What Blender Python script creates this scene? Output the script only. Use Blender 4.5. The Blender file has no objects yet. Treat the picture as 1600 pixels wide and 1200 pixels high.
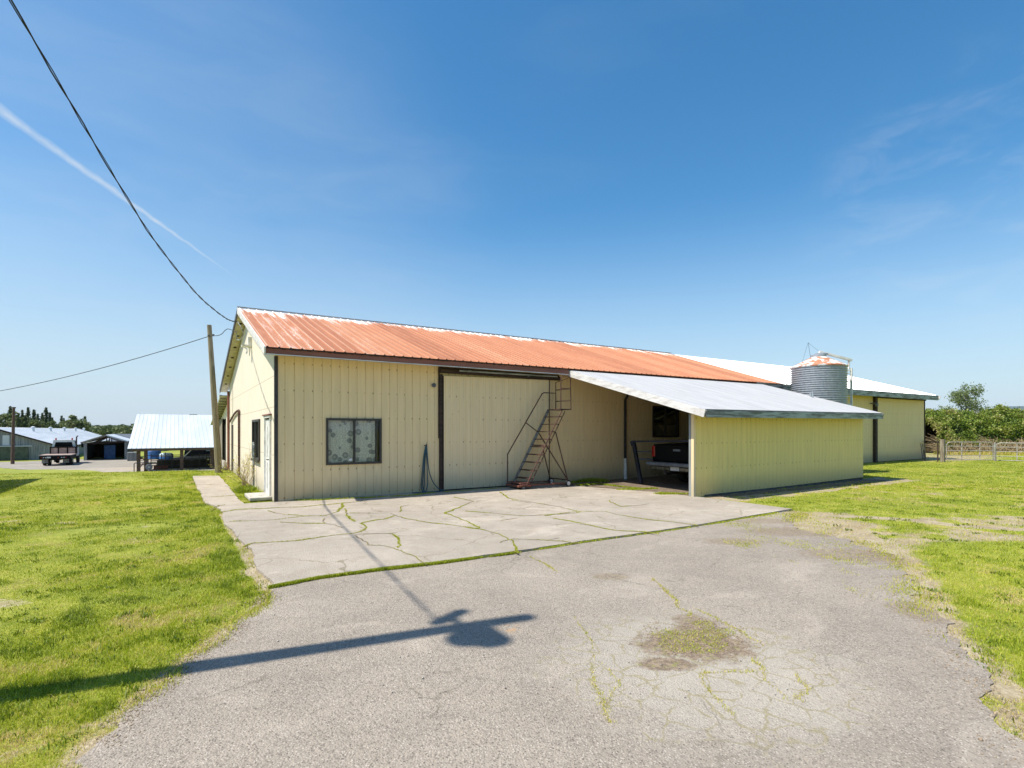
import bpy, bmesh, math, random
import numpy as np
from mathutils import Vector, noise
from mathutils.geometry import tessellate_polygon
random.seed(7); rng = np.random.default_rng(7)
S = bpy.context.scene; COL = S.collection
R_ = math.radians

# ------------------------------------------------------------------ camera, sun, sky
YAW = math.atan2(1293, 824)
F = (math.cos(YAW), math.sin(YAW)); Rt = (math.sin(YAW), -math.cos(YAW))
CAM = (-1.8415, -12.5817, 1.5978)
cd = bpy.data.cameras.new('camera'); cam = bpy.data.objects.new('camera', cd); COL.objects.link(cam)
cam.location = CAM; cam.rotation_euler = (R_(90), 0, YAW - R_(90))
cd.sensor_width = 36; cd.lens = 36 * 824 / 1600; cd.shift_y = 73 / 1600
cd.clip_start = 0.05; cd.clip_end = 40000
S.camera = cam
SUNV = Vector((-0.58, 0.10, 1.0)).normalized()
sd = bpy.data.lights.new('sun', 'SUN'); sun = bpy.data.objects.new('sun', sd); COL.objects.link(sun)
sd.energy = 5.0; sd.angle = R_(0.5); sd.color = (1.0, 0.94, 0.83)
sun.rotation_euler = SUNV.to_track_quat('Z', 'Y').to_euler(); sun.location = (-8, 0, 20)
S.view_settings.view_transform = 'Standard'; S.view_settings.look = 'None'
S.view_settings.gamma = 1; S.view_settings.exposure = 0.48

def ray(px, py):
    s = (px - 800) / 824
    return (F[0] + s * Rt[0], F[1] + s * Rt[1], -(py - 673) / 824)
def gz(px, py, z=0.0):                       # point of the ground seen there
    d = ray(px, py); t = (z - CAM[2]) / d[2]
    return (CAM[0] + t * d[0], CAM[1] + t * d[1])
def at(px, py, t):
    d = ray(px, py); return Vector((CAM[0] + t * d[0], CAM[1] + t * d[1], CAM[2] + t * d[2]))

w = bpy.data.worlds.new('World'); S.world = w; w.use_nodes = True
nt = w.node_tree; nt.nodes.clear()
def N(t, nt, **k):
    n = nt.nodes.new(t)
    for a, b in k.items():
        if a.startswith('i_'):
            n.inputs[int(a[2:]) if a[2:].isdigit() else a[2:].replace('_', ' ')].default_value = b
        else: setattr(n, a, b)
    return n
def L(nt, a, b): nt.links.new(a, b)
out = N('ShaderNodeOutputWorld', nt); bg = N('ShaderNodeBackground', nt); bg.inputs[1].default_value = 0.098
sky = N('ShaderNodeTexSky', nt); sky.sky_type = 'NISHITA'; sky.sun_disc = False
sky.sun_elevation = math.asin(SUNV.z); sky.sun_rotation = math.atan2(SUNV.x, SUNV.y)
sky.air_density = 1.0; sky.dust_density = 0.6; sky.ozone_density = 2.2; sky.altitude = 0
tc = N('ShaderNodeTexCoord', nt)
def math_(nt, op, a, b=None, c=None, clamp=False):
    n = nt.nodes.new('ShaderNodeMath'); n.operation = op; n.use_clamp = clamp
    for i, v in enumerate((a, b, c)):
        if v is None: continue
        if isinstance(v, (int, float)): n.inputs[i].default_value = v
        else: nt.links.new(v, n.inputs[i])
    return n.outputs[0]
def vdot(nt, a, v):
    n = nt.nodes.new('ShaderNodeVectorMath'); n.operation = 'DOT_PRODUCT'
    nt.links.new(a, n.inputs[0]); n.inputs[1].default_value = v; return n.outputs['Value']
def smooth(nt, x, a, b):
    n = nt.nodes.new('ShaderNodeMapRange'); n.interpolation_type = 'SMOOTHSTEP'
    nt.links.new(x, n.inputs[0]); n.inputs[1].default_value = a; n.inputs[2].default_value = b
    return n.outputs[0]
def ramp(nt, x, stops):
    n = nt.nodes.new('ShaderNodeValToRGB'); nt.links.new(x, n.inputs[0])
    e = n.color_ramp.elements
    while len(e) < len(stops): e.new(0.5)
    for i, (p, c) in enumerate(stops):
        e[i].position = p; e[i].color = tuple(c) + (1,) if len(c) == 3 else c
    return n.outputs[0]
def mixc(nt, f, a, b, bt='MIX'):
    n = nt.nodes.new('ShaderNodeMix'); n.data_type = 'RGBA'; n.blend_type = bt
    for s, v in ((n.inputs[0], f), (n.inputs[6], a), (n.inputs[7], b)):
        if isinstance(v, (int, float)): s.default_value = v
        elif isinstance(v, tuple): s.default_value = v + (1,) if len(v) == 3 else v
        else: nt.links.new(v, s)
    return n.outputs[2]
def noi(nt, vec, scale, detail=4, rough=.55, dist=0, dim='3D'):
    n = nt.nodes.new('ShaderNodeTexNoise'); n.inputs['Scale'].default_value = scale
    n.inputs['Detail'].default_value = detail; n.inputs['Roughness'].default_value = rough
    n.inputs['Distortion'].default_value = dist
    if vec is not None: nt.links.new(vec, n.inputs['Vector'])
    return n.outputs['Fac']
def mapv(nt, vec, scale=(1, 1, 1), rot=(0, 0, 0), loc=(0, 0, 0)):
    n = nt.nodes.new('ShaderNodeMapping'); nt.links.new(vec, n.inputs[0])
    n.inputs[1].default_value = loc; n.inputs[2].default_value = rot; n.inputs[3].default_value = scale
    return n.outputs[0]
# contrail: a thin great-circle band in the sky; cirrus: stretched noise
D = tc.outputs['Generated']
a_ = Vector(ray(0, 172)).normalized(); b_ = Vector(ray(400, 456)).normalized()
nn = a_.cross(b_).normalized(); tt = (b_ - a_ * a_.dot(b_)).normalized(); ang = a_.angle(b_)
along = math_(nt, 'DIVIDE', math_(nt, 'ARCTAN2', vdot(nt, D, tt), vdot(nt, D, a_)), ang)
wob = math_(nt, 'MULTIPLY', math_(nt, 'SUBTRACT', noi(nt, D, 40, 4), .5), .006)
off = math_(nt, 'ABSOLUTE', math_(nt, 'ADD', vdot(nt, D, nn), wob))
wid = math_(nt, 'MAXIMUM', math_(nt, 'MULTIPLY_ADD', along, -.0075, .0075), .0008)
prof = math_(nt, 'SUBTRACT', 1.0, math_(nt, 'DIVIDE', off, wid), clamp=True)
prof = math_(nt, 'POWER', prof, .7)
fade = math_(nt, 'MULTIPLY', smooth(nt, along, 1.08, .5), math_(nt, 'MULTIPLY_ADD', noi(nt, D, 60, 5), .7, .15))
fw = math_(nt, 'GREATER_THAN', vdot(nt, D, a_), 0)
trail = math_(nt, 'MULTIPLY', math_(nt, 'MULTIPLY', math_(nt, 'MULTIPLY', prof, fade), 1.1, clamp=True), fw)
c1 = noi(nt, mapv(nt, D, (2.2, 2.2, 9), (0.25, 0.1, .3)), 1.6, 7, .6, .4)
c2 = noi(nt, mapv(nt, D, (1.0, 1.0, 2.2)), 1.3, 3, .5)
cir = math_(nt, 'MULTIPLY', smooth(nt, c1, .47, .78), smooth(nt, c2, .42, .68))
cdir = Vector(ray(1500, 322)).normalized()
near = smooth(nt, vdot(nt, D, cdir), .975, .998)
c3 = noi(nt, mapv(nt, D, (5, 5, 14), (0.3, 0.2, .5), (3, 1, 2)), 1.5, 8, .62, .5)
cir2 = math_(nt, 'MULTIPLY', smooth(nt, c3, .42, .75), near)
ldir = Vector(ray(150, 420)).normalized()
lnear = smooth(nt, vdot(nt, D, ldir), .80, .99)
veil = math_(nt, 'MULTIPLY', lnear, math_(nt, 'MULTIPLY_ADD', c1, .5, .02))
cl = math_(nt, 'ADD', math_(nt, 'MULTIPLY', cir, .05), math_(nt, 'MULTIPLY', cir2, .17))
cl = math_(nt, 'ADD', cl, math_(nt, 'MULTIPLY', veil, .55))
cl = math_(nt, 'ADD', cl, math_(nt, 'MULTIPLY', trail, .75), clamp=True)
hs_n = nt.nodes.new('ShaderNodeHueSaturation'); hs_n.inputs['Hue'].default_value = .492; hs_n.inputs['Saturation'].default_value = 1.34; hs_n.inputs['Value'].default_value = 1.28
L(nt, sky.outputs[0], hs_n.inputs['Color'])
dz_ = N('ShaderNodeSeparateXYZ', nt); L(nt, D, dz_.inputs[0])
hzf = math_(nt, 'MULTIPLY', smooth(nt, dz_.outputs[2], .40, -.02), .80)
base_sky = mixc(nt, hzf, hs_n.outputs[0], (4.3, 5.35, 6.1))
skyc = mixc(nt, cl, base_sky, (5.6, 6.1, 6.5))
L(nt, skyc, bg.inputs[0]); L(nt, bg.outputs[0], out.inputs[0])

# ------------------------------------------------------------------ materials
MATS = {}
def new_mat(name):
    m = bpy.data.materials.new(name); m.use_nodes = True
    nt = m.node_tree; b = nt.nodes['Principled BSDF']; tc = nt.nodes.new('ShaderNodeTexCoord')
    MATS[name] = m
    return m, nt, b, tc.outputs['Object']
def bump(nt, b, h, strength=.3, dist=.01):
    n = nt.nodes.new('ShaderNodeBump'); n.inputs['Strength'].default_value = strength
    n.inputs['Distance'].default_value = dist; nt.links.new(h, n.inputs['Height']); nt.links.new(n.outputs[0], b.inputs['Normal'])
def simple(name, c, c2=None, scale=3, rough=.7, metal=0, bscale=40, bstr=.15, bdist=.004, stretch=(1, 1, 1), lo=.35, hi=.65):
    m, nt, b, o = new_mat(name)
    v = mapv(nt, o, stretch)
    if c2 is None: c2 = tuple(x * .75 for x in c)
    f = smooth(nt, noi(nt, v, scale, 6, .6), lo, hi)
    L(nt, mixc(nt, f, c2, c), b.inputs['Base Color'])
    b.inputs['Roughness'].default_value = rough; b.inputs['Metallic'].default_value = metal
    bump(nt, b, noi(nt, v, bscale, 4), bstr, bdist)
    return m
def siding_mat(name, c, axis=0, dirt=.5, seams=(), worn=0, nails=True):
    m, nt, b, o = new_mat(name)
    sx = N('ShaderNodeSeparateXYZ', nt); L(nt, o, sx.inputs[0])
    u = sx.outputs[axis]; z = sx.outputs[2]
    st = noi(nt, mapv(nt, o, (5, 5, .35)), 2.0, 6, .6)
    big = noi(nt, o, .8, 4, .5)
    col = mixc(nt, smooth(nt, st, .35, .7), tuple(x * .90 for x in c), c)
    col = mixc(nt, math_(nt, 'MULTIPLY', smooth(nt, big, .4, .7), .25), col, (c[0] * .92, c[1] * .96, c[2] * 1.1))
    # dirt splashed up from the ground
    low = smooth(nt, math_(nt, 'ADD', z, math_(nt, 'MULTIPLY', st, -.60)), .32, -.22)
    col = mixc(nt, math_(nt, 'MULTIPLY', low, dirt), col, (.16, .15, .10))
    if worn:
        wv = math_(nt, 'MULTIPLY', smooth(nt, math_(nt, 'ADD', z, math_(nt, 'MULTIPLY', st, -1.0)), .9, -.3), worn)
        col = mixc(nt, wv, col, (.36, .38, .30))
    # every groove is a little dirty, every third board edge carries a column of rusty nail heads
    g = math_(nt, 'PINGPONG', math_(nt, 'ADD', u, 100.0), .1)
    gl = smooth(nt, g, .010, .002)
    gv = smooth(nt, noi(nt, mapv(nt, o, (3, 3, .8)), 3, 3), .3, .7)
    col = mixc(nt, math_(nt, 'MULTIPLY', gl, math_(nt, 'MULTIPLY_ADD', gv, .22, .10)), col, (.20, .16, .08))
    if nails:
        du = math_(nt, 'PINGPONG', math_(nt, 'ADD', u, 100.013), .1)
        dz = math_(nt, 'PINGPONG', math_(nt, 'ADD', z, 100.1), .3)
        r = math_(nt, 'SQRT', math_(nt, 'ADD', math_(nt, 'MULTIPLY', du, du), math_(nt, 'MULTIPLY', dz, math_(nt, 'MULTIPLY', dz, .4))))
        d = smooth(nt, r, .020, .008)
        nv = smooth(nt, noi(nt, mapv(nt, o, (7, 7, 2.5)), 1, 1), .35, .65)
        col = mixc(nt, math_(nt, 'MULTIPLY', d, math_(nt, 'MULTIPLY_ADD', nv, .6, .1)), col, (.13, .05, .02))
    for s in seams:
        q = math_(nt, 'ABSOLUTE', math_(nt, 'SUBTRACT', z, s))
        sm = smooth(nt, q, .014, .004)
        col = mixc(nt, math_(nt, 'MULTIPLY', sm, .5), col, (.30, .24, .14))
    run = smooth(nt, noi(nt, mapv(nt, o, (11, 11, .22)), 1.3, 5, .7), .60, .76)
    col = mixc(nt, math_(nt, 'MULTIPLY', run, .22), col, (c[0] * .55, c[1] * .48, c[2] * .42))
    sp = smooth(nt, noi(nt, o, 14, 2), .70, .76)
    col = mixc(nt, math_(nt, 'MULTIPLY', sp, .35), col, (.2, .17, .1))
    L(nt, col, b.inputs['Base Color']); b.inputs['Roughness'].default_value = .62
    bump(nt, b, math_(nt, 'ADD', noi(nt, mapv(nt, o, (12, 12, 1.5)), 6, 5), math_(nt, 'MULTIPLY', noi(nt, mapv(nt, o, (2.2, 2.2, 1.2)), 1.5, 3), 4.0)), .25, .006)
    return m
CREAM = (.86, .65, .355)
siding_mat('cream_siding', CREAM, 0, .45)
siding_mat('cream_door', (.86, .66, .375), 0, .4, worn=.35)
siding_mat('gable_siding', (.82, .72, .58), 1, .3, seams=(1.05, 2.13, 2.82), nails=False)
siding_mat('yellow_siding', (.86, .675, .25), 0, .35)
siding_mat('olive_siding', (.80, .61, .31), 0, .5)
simple('brown_trim', (.26, .095, .06), (.19, .068, .044), 2, .55, stretch=(.5, 5, 5))
simple('dark_timber', (.055, .033, .024), (.025, .016, .012), 4, .85, stretch=(.6, 4, 4))
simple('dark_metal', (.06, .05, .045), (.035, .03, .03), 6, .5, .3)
simple('window_metal', (.055, .048, .042), (.04, .035, .03), 9, .45, .2)
simple('white_paint', (.78, .77, .74), (.55, .54, .5), 5, .5)
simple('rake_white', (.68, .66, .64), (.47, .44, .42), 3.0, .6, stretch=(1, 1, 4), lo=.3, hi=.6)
simple('ridge_metal', (.34, .32, .33), (.25, .23, .23), 3.0, .6)
simple('grey_fascia', (.36, .40, .41), (.13, .14, .13), 2.6, .75, stretch=(.6, 6, 5), lo=.38, hi=.6)
simple('weathered_wood', (.30, .26, .20), (.15, .12, .09), 5, .85, stretch=(4, 4, .5))
simple('grey_boards', (.30, .32, .32), (.17, .185, .19), 3, .85, stretch=(3, 3, .25))
simple('green_panel', (.10, .125, .09), (.06, .075, .055), 3, .85)
simple('brown_post', (.13, .08, .055), (.07, .045, .03), 5, .85)
simple('rust_tube', (.115, .045, .03), (.05, .028, .022), 12, .8, .15)
simple('rust_red', (.22, .075, .045), (.10, .04, .03), 10, .85)
simple('grey_stringer', (.24, .25, .23), (.12, .10, .08), 10, .7)
simple('galvanised', (.46, .48, .51), (.34, .36, .385), 14, .42, .5, bscale=60)
simple('gate_steel', (.43, .41, .38), (.28, .25, .21), 10, .55, .3)
simple('hose_rubber', (.02, .085, .12), (.015, .05, .07), 8, .45)
simple('black_rubber', (.018, .018, .018), (.03, .028, .025), 12, .85)
simple('black_paint', (.004, .005, .006), (.006, .006, .007), 6, .6); MATS['black_paint'].node_tree.nodes['Principled BSDF'].inputs['Specular IOR Level'].default_value = .12
simple('navy_steel', (.02, .028, .05), (.012, .014, .02), 6, .5, .2)
simple('chrome', (.42, .42, .40), (.2, .2, .19), 8, .28, .9)
simple('grey_plastic', (.16, .18, .21), (.10, .11, .13), 6, .5)
simple('truck_white', (.75, .76, .76), (.6, .6, .6), 4, .35)
simple('pink_boards', (.42, .32, .28), (.28, .20, .17), 4, .8)
simple('blue_plastic', (.05, .20, .50), (.03, .12, .36), 3, .5)
simple('pale_plastic', (.55, .66, .72), (.35, .5, .62), 3, .5)
simple('stone', (.42, .40, .36), (.25, .24, .2), 9, .9, bstr=.6, bdist=.02)
simple('step_concrete', (.46, .43, .38), (.32, .30, .26), 6, .9, bstr=.3)
simple('foundation', (.10, .095, .085), (.05, .05, .045), 5, .95, bstr=.5)
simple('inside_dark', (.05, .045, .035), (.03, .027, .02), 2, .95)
simple('crumb_soil', (.40, .31, .21), (.26, .19, .125), 30, .98)
simple('grit', (.50, .46, .40), (.32, .28, .24), 40, .95)
simple('dirt', (.20, .155, .11), (.12, .085, .06), 8, .98, bscale=30, bstr=.8, bdist=.02)
simple('roof_far', (.62, .65, .68), (.52, .56, .60), .4, .5, .2, stretch=(2, .2, 1))
simple('slate_roof', (.10, .12, .15), (.07, .085, .11), 2, .6)
simple('bark', (.11, .085, .06), (.05, .04, .03), 9, .95, stretch=(3, 3, .6), bstr=.8, bdist=.02)
simple('dry_twig', (.40, .31, .175), (.21, .155, .085), 9, .95)
simple('wire_black', (.012, .012, .013), None, 5, .6)
simple('red_lens', (.35, .01, .01), (.25, .005, .005), 4, .2)
simple('white_plate', (.62, .64, .62), (.5, .5, .5), 9, .5)
simple('sticker', (.8, .8, .8), (.6, .6, .62), 60, .5)
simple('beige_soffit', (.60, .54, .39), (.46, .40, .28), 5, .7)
simple('blackish', (.01, .01, .01), None, 5, .9)
# pole: pale, weathered, vertical checks
m, nt, b, o = new_mat('pole_wood')
v = mapv(nt, o, (9, 9, .35)); n1 = noi(nt, v, 4, 6, .65)
L(nt, ramp(nt, n1, [(.3, (.10, .08, .05)), (.5, (.235, .195, .12)), (.72, (.34, .29, .19))]), b.inputs['Base Color'])
b.inputs['Roughness'].default_value = .9; bump(nt, b, n1, .8, .012)
# orange rusted roof: rust with paint left along ridge, ribs and first sheets
m, nt, b, o = new_mat('rusty_roof')
sx = N('ShaderNodeSeparateXYZ', nt); L(nt, o, sx.inputs[0]); X, Y, Z = sx.outputs
st = noi(nt, mapv(nt, o, (4.5, .22, 1)), 1.8, 7, .65)
fine = noi(nt, mapv(nt, o, (8, 3, 1)), 6, 6, .7)
sheet = N('ShaderNodeTexWhiteNoise', nt, noise_dimensions='1D'); L(nt, math_(nt, 'FLOOR', math_(nt, 'MULTIPLY', X, 1.0929)), sheet.inputs['W'])
sv = sheet.outputs['Value']
rust = ramp(nt, math_(nt, 'ADD', math_(nt, 'MULTIPLY', st, .7), math_(nt, 'MULTIPLY', sv, .3)),
            [(.25, (.31, .105, .045)), (.5, (.43, .16, .072)), (.75, (.50, .225, .115))])
rust = mixc(nt, math_(nt, 'MULTIPLY', smooth(nt, fine, .45, .75), .35), rust, (.50, .28, .15))
up = smooth(nt, math_(nt, 'ADD', Y, math_(nt, 'MULTIPLY_ADD', st, 2.2, -1.1)), 3.9, 5.8)
left = smooth(nt, X, 3.4, -.3)
amt = math_(nt, 'ADD', math_(nt, 'MULTIPLY', up, .85), math_(nt, 'MULTIPLY', left, .24))
amt = math_(nt, 'ADD', amt, math_(nt, 'MULTIPLY_ADD', sv, .30, -.12))
amt = math_(nt, 'ADD', amt, math_(nt, 'MULTIPLY', smooth(nt, X, 3, 18), -.10))
pat = math_(nt, 'ADD', math_(nt, 'MULTIPLY', fine, .55), math_(nt, 'MULTIPLY', st, .45))
paint = smooth(nt, math_(nt, 'ADD', pat, math_(nt, 'MULTIPLY', amt, .42)), .62, .78)
rp = math_(nt, 'PINGPONG', math_(nt, 'ADD', X, 100.584), .1143)
ribm = smooth(nt, rp, .020, .006)
ribp = math_(nt, 'MULTIPLY', ribm, math_(nt, 'MULTIPLY_ADD', left, .7, math_(nt, 'MULTIPLY', smooth(nt, fine, .40, .6), .38)), clamp=True)
rust = mixc(nt, math_(nt, 'MULTIPLY', ribp, .75), rust, (.66, .50, .38))
col = mixc(nt, paint, rust, (.74, .71, .68))
rm = math_(nt, 'MULTIPLY', smooth(nt, noi(nt, o, 9, 5), .60, .68), .3)
col = mixc(nt, rm, col, (.24, .09, .05))
L(nt, col, b.inputs['Base Color']); b.inputs['Roughness'].default_value = .72
bump(nt, b, fine, .2, .003)
# pale metal roofs
def pale_roof(name, c, c2, streak=.4, rough=.45, metal=.25):
    m, nt, b, o = new_mat(name)
    st = noi(nt, mapv(nt, o, (3.5, .25, 1)), 1.6, 7, .65); f2 = noi(nt, o, 26, 3, .6)
    f = math_(nt, 'ADD', math_(nt, 'MULTIPLY', st, .7), math_(nt, 'MULTIPLY', f2, .3))
    L(nt, mixc(nt, smooth(nt, f, .38, .62), c2, c), b.inputs['Base Color'])
    b.inputs['Roughness'].default_value = rough; b.inputs['Metallic'].default_value = metal
    bump(nt, b, f2, .12, .003)
pale_roof('white_roof', (.78, .79, .80), (.68, .69, .71))
pale_roof('lean_roof', (.44, .44, .445), (.36, .36, .365), rough=.6, metal=.0)
# silo cone: galvanised sheets, some rusted
m, nt, b, o = new_mat('silo_cone')
g = N('ShaderNodeTexGradient', nt, gradient_type='RADIAL'); L(nt, mapv(nt, o, (1, 1, 1), (0, 0, 0)), g.inputs[0])
ns = noi(nt, mapv(nt, o, (2.2, 2.2, 3)), 1.9, 5, .6)
L(nt, mixc(nt, smooth(nt, ns, .46, .53), (.70, .69, .67), (.44, .19, .10)), b.inputs['Base Color'])
b.inputs['Roughness'].default_value = .6
# curtain with flower rings
m, nt, b, o = new_mat('curtain_print')
v = N('ShaderNodeTexVoronoi', nt, feature='F1'); L(nt, mapv(nt, o, (1, .0, 1)), v.inputs['Vector']); v.inputs['Scale'].default_value = 6.0
d = v.outputs['Distance']
ring = math_(nt, 'MULTIPLY', smooth(nt, d, .48, .40), math_(nt, 'MULTIPLY_ADD', smooth(nt, d, .10, .22), .7, .3))
pet = math_(nt, 'MULTIPLY', ring, smooth(nt, noi(nt, mapv(nt, o, (1, 0, 1)), 50, 4), .28, .48))
pick = N('ShaderNodeTexWhiteNoise', nt, noise_dimensions='3D'); L(nt, v.outputs['Position'], pick.inputs['Vector'])
pet = math_(nt, 'MULTIPLY', pet, math_(nt, 'GREATER_THAN', pick.outputs['Value'], .12))
bk = mixc(nt, smooth(nt, noi(nt, mapv(nt, o, (1, 0, 1)), 34, 5, .75), .42, .60), (.60, .59, .53), (.92, .90, .80))
L(nt, mixc(nt, math_(nt, 'MULTIPLY', pet, .72), bk, (.14, .15, .21)), b.inputs['Base Color']); b.inputs['Roughness'].default_value = .9
# glass
m, nt, b, o = new_mat('glass'); nt.nodes.remove(b)
tr = N('ShaderNodeBsdfTransparent', nt); tr.inputs[0].default_value = (.93, .94, .93, 1)
gl = N('ShaderNodeBsdfGlossy', nt); gl.inputs['Roughness'].default_value = .015
fr = N('ShaderNodeFresnel', nt); fr.inputs[0].default_value = 1.6
mx = N('ShaderNodeMixShader', nt)
L(nt, math_(nt, 'MULTIPLY', fr.outputs[0], .55, clamp=True), mx.inputs[0]); L(nt, tr.outputs[0], mx.inputs[1]); L(nt, gl.outputs[0], mx.inputs[2])
L(nt, mx.outputs[0], nt.nodes['Material Output'].inputs[0])
m2 = MATS['glass'].copy(); m2.name = 'mirror_glass'; MATS['mirror_glass'] = m2
for n_ in m2.node_tree.nodes:
    if n_.type == 'MATH' and n_.operation == 'MULTIPLY': n_.inputs[1].default_value = 3.0
# asphalt and concrete
def paving(name, base, light, dark, stain, agg=1.0, cracked=False):
    m, nt, b, o = new_mat(name)
    big = noi(nt, o, .55, 6, .6, .4); mid = noi(nt, o, 3.2, 6, .65); fine = noi(nt, o, 55, 5, .75)
    vo = N('ShaderNodeTexVoronoi', nt, feature='F1'); L(nt, o, vo.inputs['Vector']); vo.inputs['Scale'].default_value = 88
    wn = N('ShaderNodeTexWhiteNoise', nt, noise_dimensions='3D'); L(nt, vo.outputs['Position'], wn.inputs['Vector'])
    col = mixc(nt, smooth(nt, big, .35, .68), tuple(x * .80 for x in base), base)
    col = mixc(nt, math_(nt, 'MULTIPLY', smooth(nt, mid, .42, .70), .6), col, stain)
    col = mixc(nt, math_(nt, 'MULTIPLY', smooth(nt, fine, .46, .66), .60 * agg), col, dark)
    st2 = noi(nt, mapv(nt, o, (1.0, 1.5, 1)), 1.1, 7, .62, .8)
    col = mixc(nt, math_(nt, 'MULTIPLY', smooth(nt, st2, .54, .70), .38), col, tuple(x * .62 for x in base))
    col = mixc(nt, math_(nt, 'MULTIPLY', smooth(nt, st2, .46, .32), .35), col, tuple(min(.6, x * 1.35) for x in base))
    stone = math_(nt, 'MULTIPLY', math_(nt, 'GREATER_THAN', wn.outputs['Value'], .76), smooth(nt, vo.outputs['Distance'], .5, .3))
    col = mixc(nt, math_(nt, 'MULTIPLY', stone, .5 * agg), col, light)
    stone2 = math_(nt, 'MULTIPLY', math_(nt, 'LESS_THAN', wn.outputs['Value'], .14), smooth(nt, vo.outputs['Distance'], .5, .3))
    col = mixc(nt, math_(nt, 'MULTIPLY', stone2, .6 * agg), col, tuple(x * .4 for x in dark))
    if cracked:
        # worn pale area with fine cracks full of moss around the pothole
        px_, py_ = gz(1090, 1040)
        ds = N('ShaderNodeVectorMath', nt, operation='DISTANCE'); L(nt, o, ds.inputs[0]); ds.inputs[1].default_value = (px_, py_, .012)
        wr = smooth(nt, math_(nt, 'ADD', ds.outputs['Value'], math_(nt, 'MULTIPLY_ADD', mid, 1.4, -.7)), 1.25, .45)
        col = mixc(nt, math_(nt, 'MULTIPLY', wr, .45), col, (.46, .42, .355))
        dv = N('ShaderNodeVectorMath', nt, operation='ADD'); L(nt, o, dv.inputs[0])
        ntx = nt.nodes.new('ShaderNodeTexNoise'); ntx.inputs['Scale'].default_value = 5; ntx.inputs['Detail'].default_value = 4; L(nt, o, ntx.inputs['Vector'])
        sc = N('ShaderNodeVectorMath', nt, operation='SCALE'); L(nt, ntx.outputs['Color'], sc.inputs[0]); sc.inputs['Scale'].default_value = .18
        L(nt, sc.outputs[0], dv.inputs[1])
        ve = N('ShaderNodeTexVoronoi', nt, feature='DISTANCE_TO_EDGE'); L(nt, dv.outputs[0], ve.inputs['Vector']); ve.inputs['Scale'].default_value = 5.5
        cr = math_(nt, 'MULTIPLY', smooth(nt, ve.outputs['Distance'], .060, .015), math_(nt, 'MULTIPLY', smooth(nt, wr, .08, .5), smooth(nt, noi(nt, o, 7, 3), .34, .52)))
        col = mixc(nt, math_(nt, 'MULTIPLY', cr, .62), col, (.25, .21, .10))
        for (ax, ay, rl, rd, k_) in ((1085, 1010, .42, .27, .9), (1092, 980, .18, .26, .75), (1040, 1040, .20, .10, .9), (952, 902, .20, .13, .55), (1146, 847, .42, .22, .5), (1420, 872, .5, .4, .55), (1260, 832, .9, .35, .6), (1340, 868, .7, .35, .55), (1200, 815, .6, .25, .5), (1440, 960, .22, .3, .5)):
            c_ = gz(ax, ay); vs_ = N('ShaderNodeVectorMath', nt, operation='SUBTRACT'); L(nt, o, vs_.inputs[0]); vs_.inputs[1].default_value = (c_[0], c_[1], .014)
            dl_ = math_(nt, 'DIVIDE', vdot(nt, vs_.outputs[0], (Rt[0], Rt[1], 0)), rl); dd_ = math_(nt, 'DIVIDE', vdot(nt, vs_.outputs[0], (F[0], F[1], 0)), rd)
            rr_ = math_(nt, 'SQRT', math_(nt, 'ADD', math_(nt, 'MULTIPLY', dl_, dl_), math_(nt, 'MULTIPLY', dd_, dd_)))
            rr_ = math_(nt, 'ADD', rr_, math_(nt, 'ADD', math_(nt, 'MULTIPLY_ADD', noi(nt, o, 9, 8, .75), 1.9, -.95), math_(nt, 'MULTIPLY_ADD', fine, .9, -.45)))
            soil = mixc(nt, smooth(nt, noi(nt, o, 26, 5, .7), .4, .62), (.15, .105, .07), (.29, .215, .145))
            soil = mixc(nt, smooth(nt, noi(nt, o, 16, 5, .7), .52, .66), soil, (.22, .21, .06))
            col = mixc(nt, math_(nt, 'MULTIPLY', smooth(nt, rr_, 1.25, .75), k_), col, soil)
        # long wandering hairlines elsewhere
        ve2 = N('ShaderNodeTexVoronoi', nt, feature='DISTANCE_TO_EDGE'); L(nt, dv.outputs[0], ve2.inputs['Vector']); ve2.inputs['Scale'].default_value = 1.1
        c2 = math_(nt, 'MULTIPLY', smooth(nt, ve2.outputs['Distance'], .010, .003), smooth(nt, noi(nt, o, 1.2, 3), .50, .62))
        col = mixc(nt, math_(nt, 'MULTIPLY', c2, .45), col, (.13, .11, .08))
        or_ = N('ShaderNodeVectorMath', nt, operation='DISTANCE'); L(nt, o, or_.inputs[0]); q = gz(798, 984); or_.inputs[1].default_value = (q[0], q[1], .012)
        os_ = math_(nt, 'MULTIPLY', smooth(nt, or_.outputs['Value'], .13, .03), smooth(nt, noi(nt, o, 18, 4), .45, .6))
        col = mixc(nt, math_(nt, 'MULTIPLY', os_, .6), col, (.45, .25, .10))
    if not cracked:
        dvc = N('ShaderNodeVectorMath', nt, operation='ADD'); L(nt, o, dvc.inputs[0])
        nx_ = nt.nodes.new('ShaderNodeTexNoise'); nx_.inputs['Scale'].default_value = 2.2; nx_.inputs['Detail'].default_value = 6; L(nt, o, nx_.inputs['Vector'])
        sx_ = N('ShaderNodeVectorMath', nt, operation='SCALE'); L(nt, nx_.outputs['Color'], sx_.inputs[0]); sx_.inputs['Scale'].default_value = .5; L(nt, sx_.outputs[0], dvc.inputs[1])
        vc = N('ShaderNodeTexVoronoi', nt, feature='DISTANCE_TO_EDGE'); L(nt, dvc.outputs[0], vc.inputs['Vector']); vc.inputs['Scale'].default_value = .85
        hc = math_(nt, 'MULTIPLY', smooth(nt, vc.outputs['Distance'], .012, .003), smooth(nt, noi(nt, o, .9, 4), .42, .58))
        col = mixc(nt, math_(nt, 'MULTIPLY', hc, .75), col, (.17, .145, .085))
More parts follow.
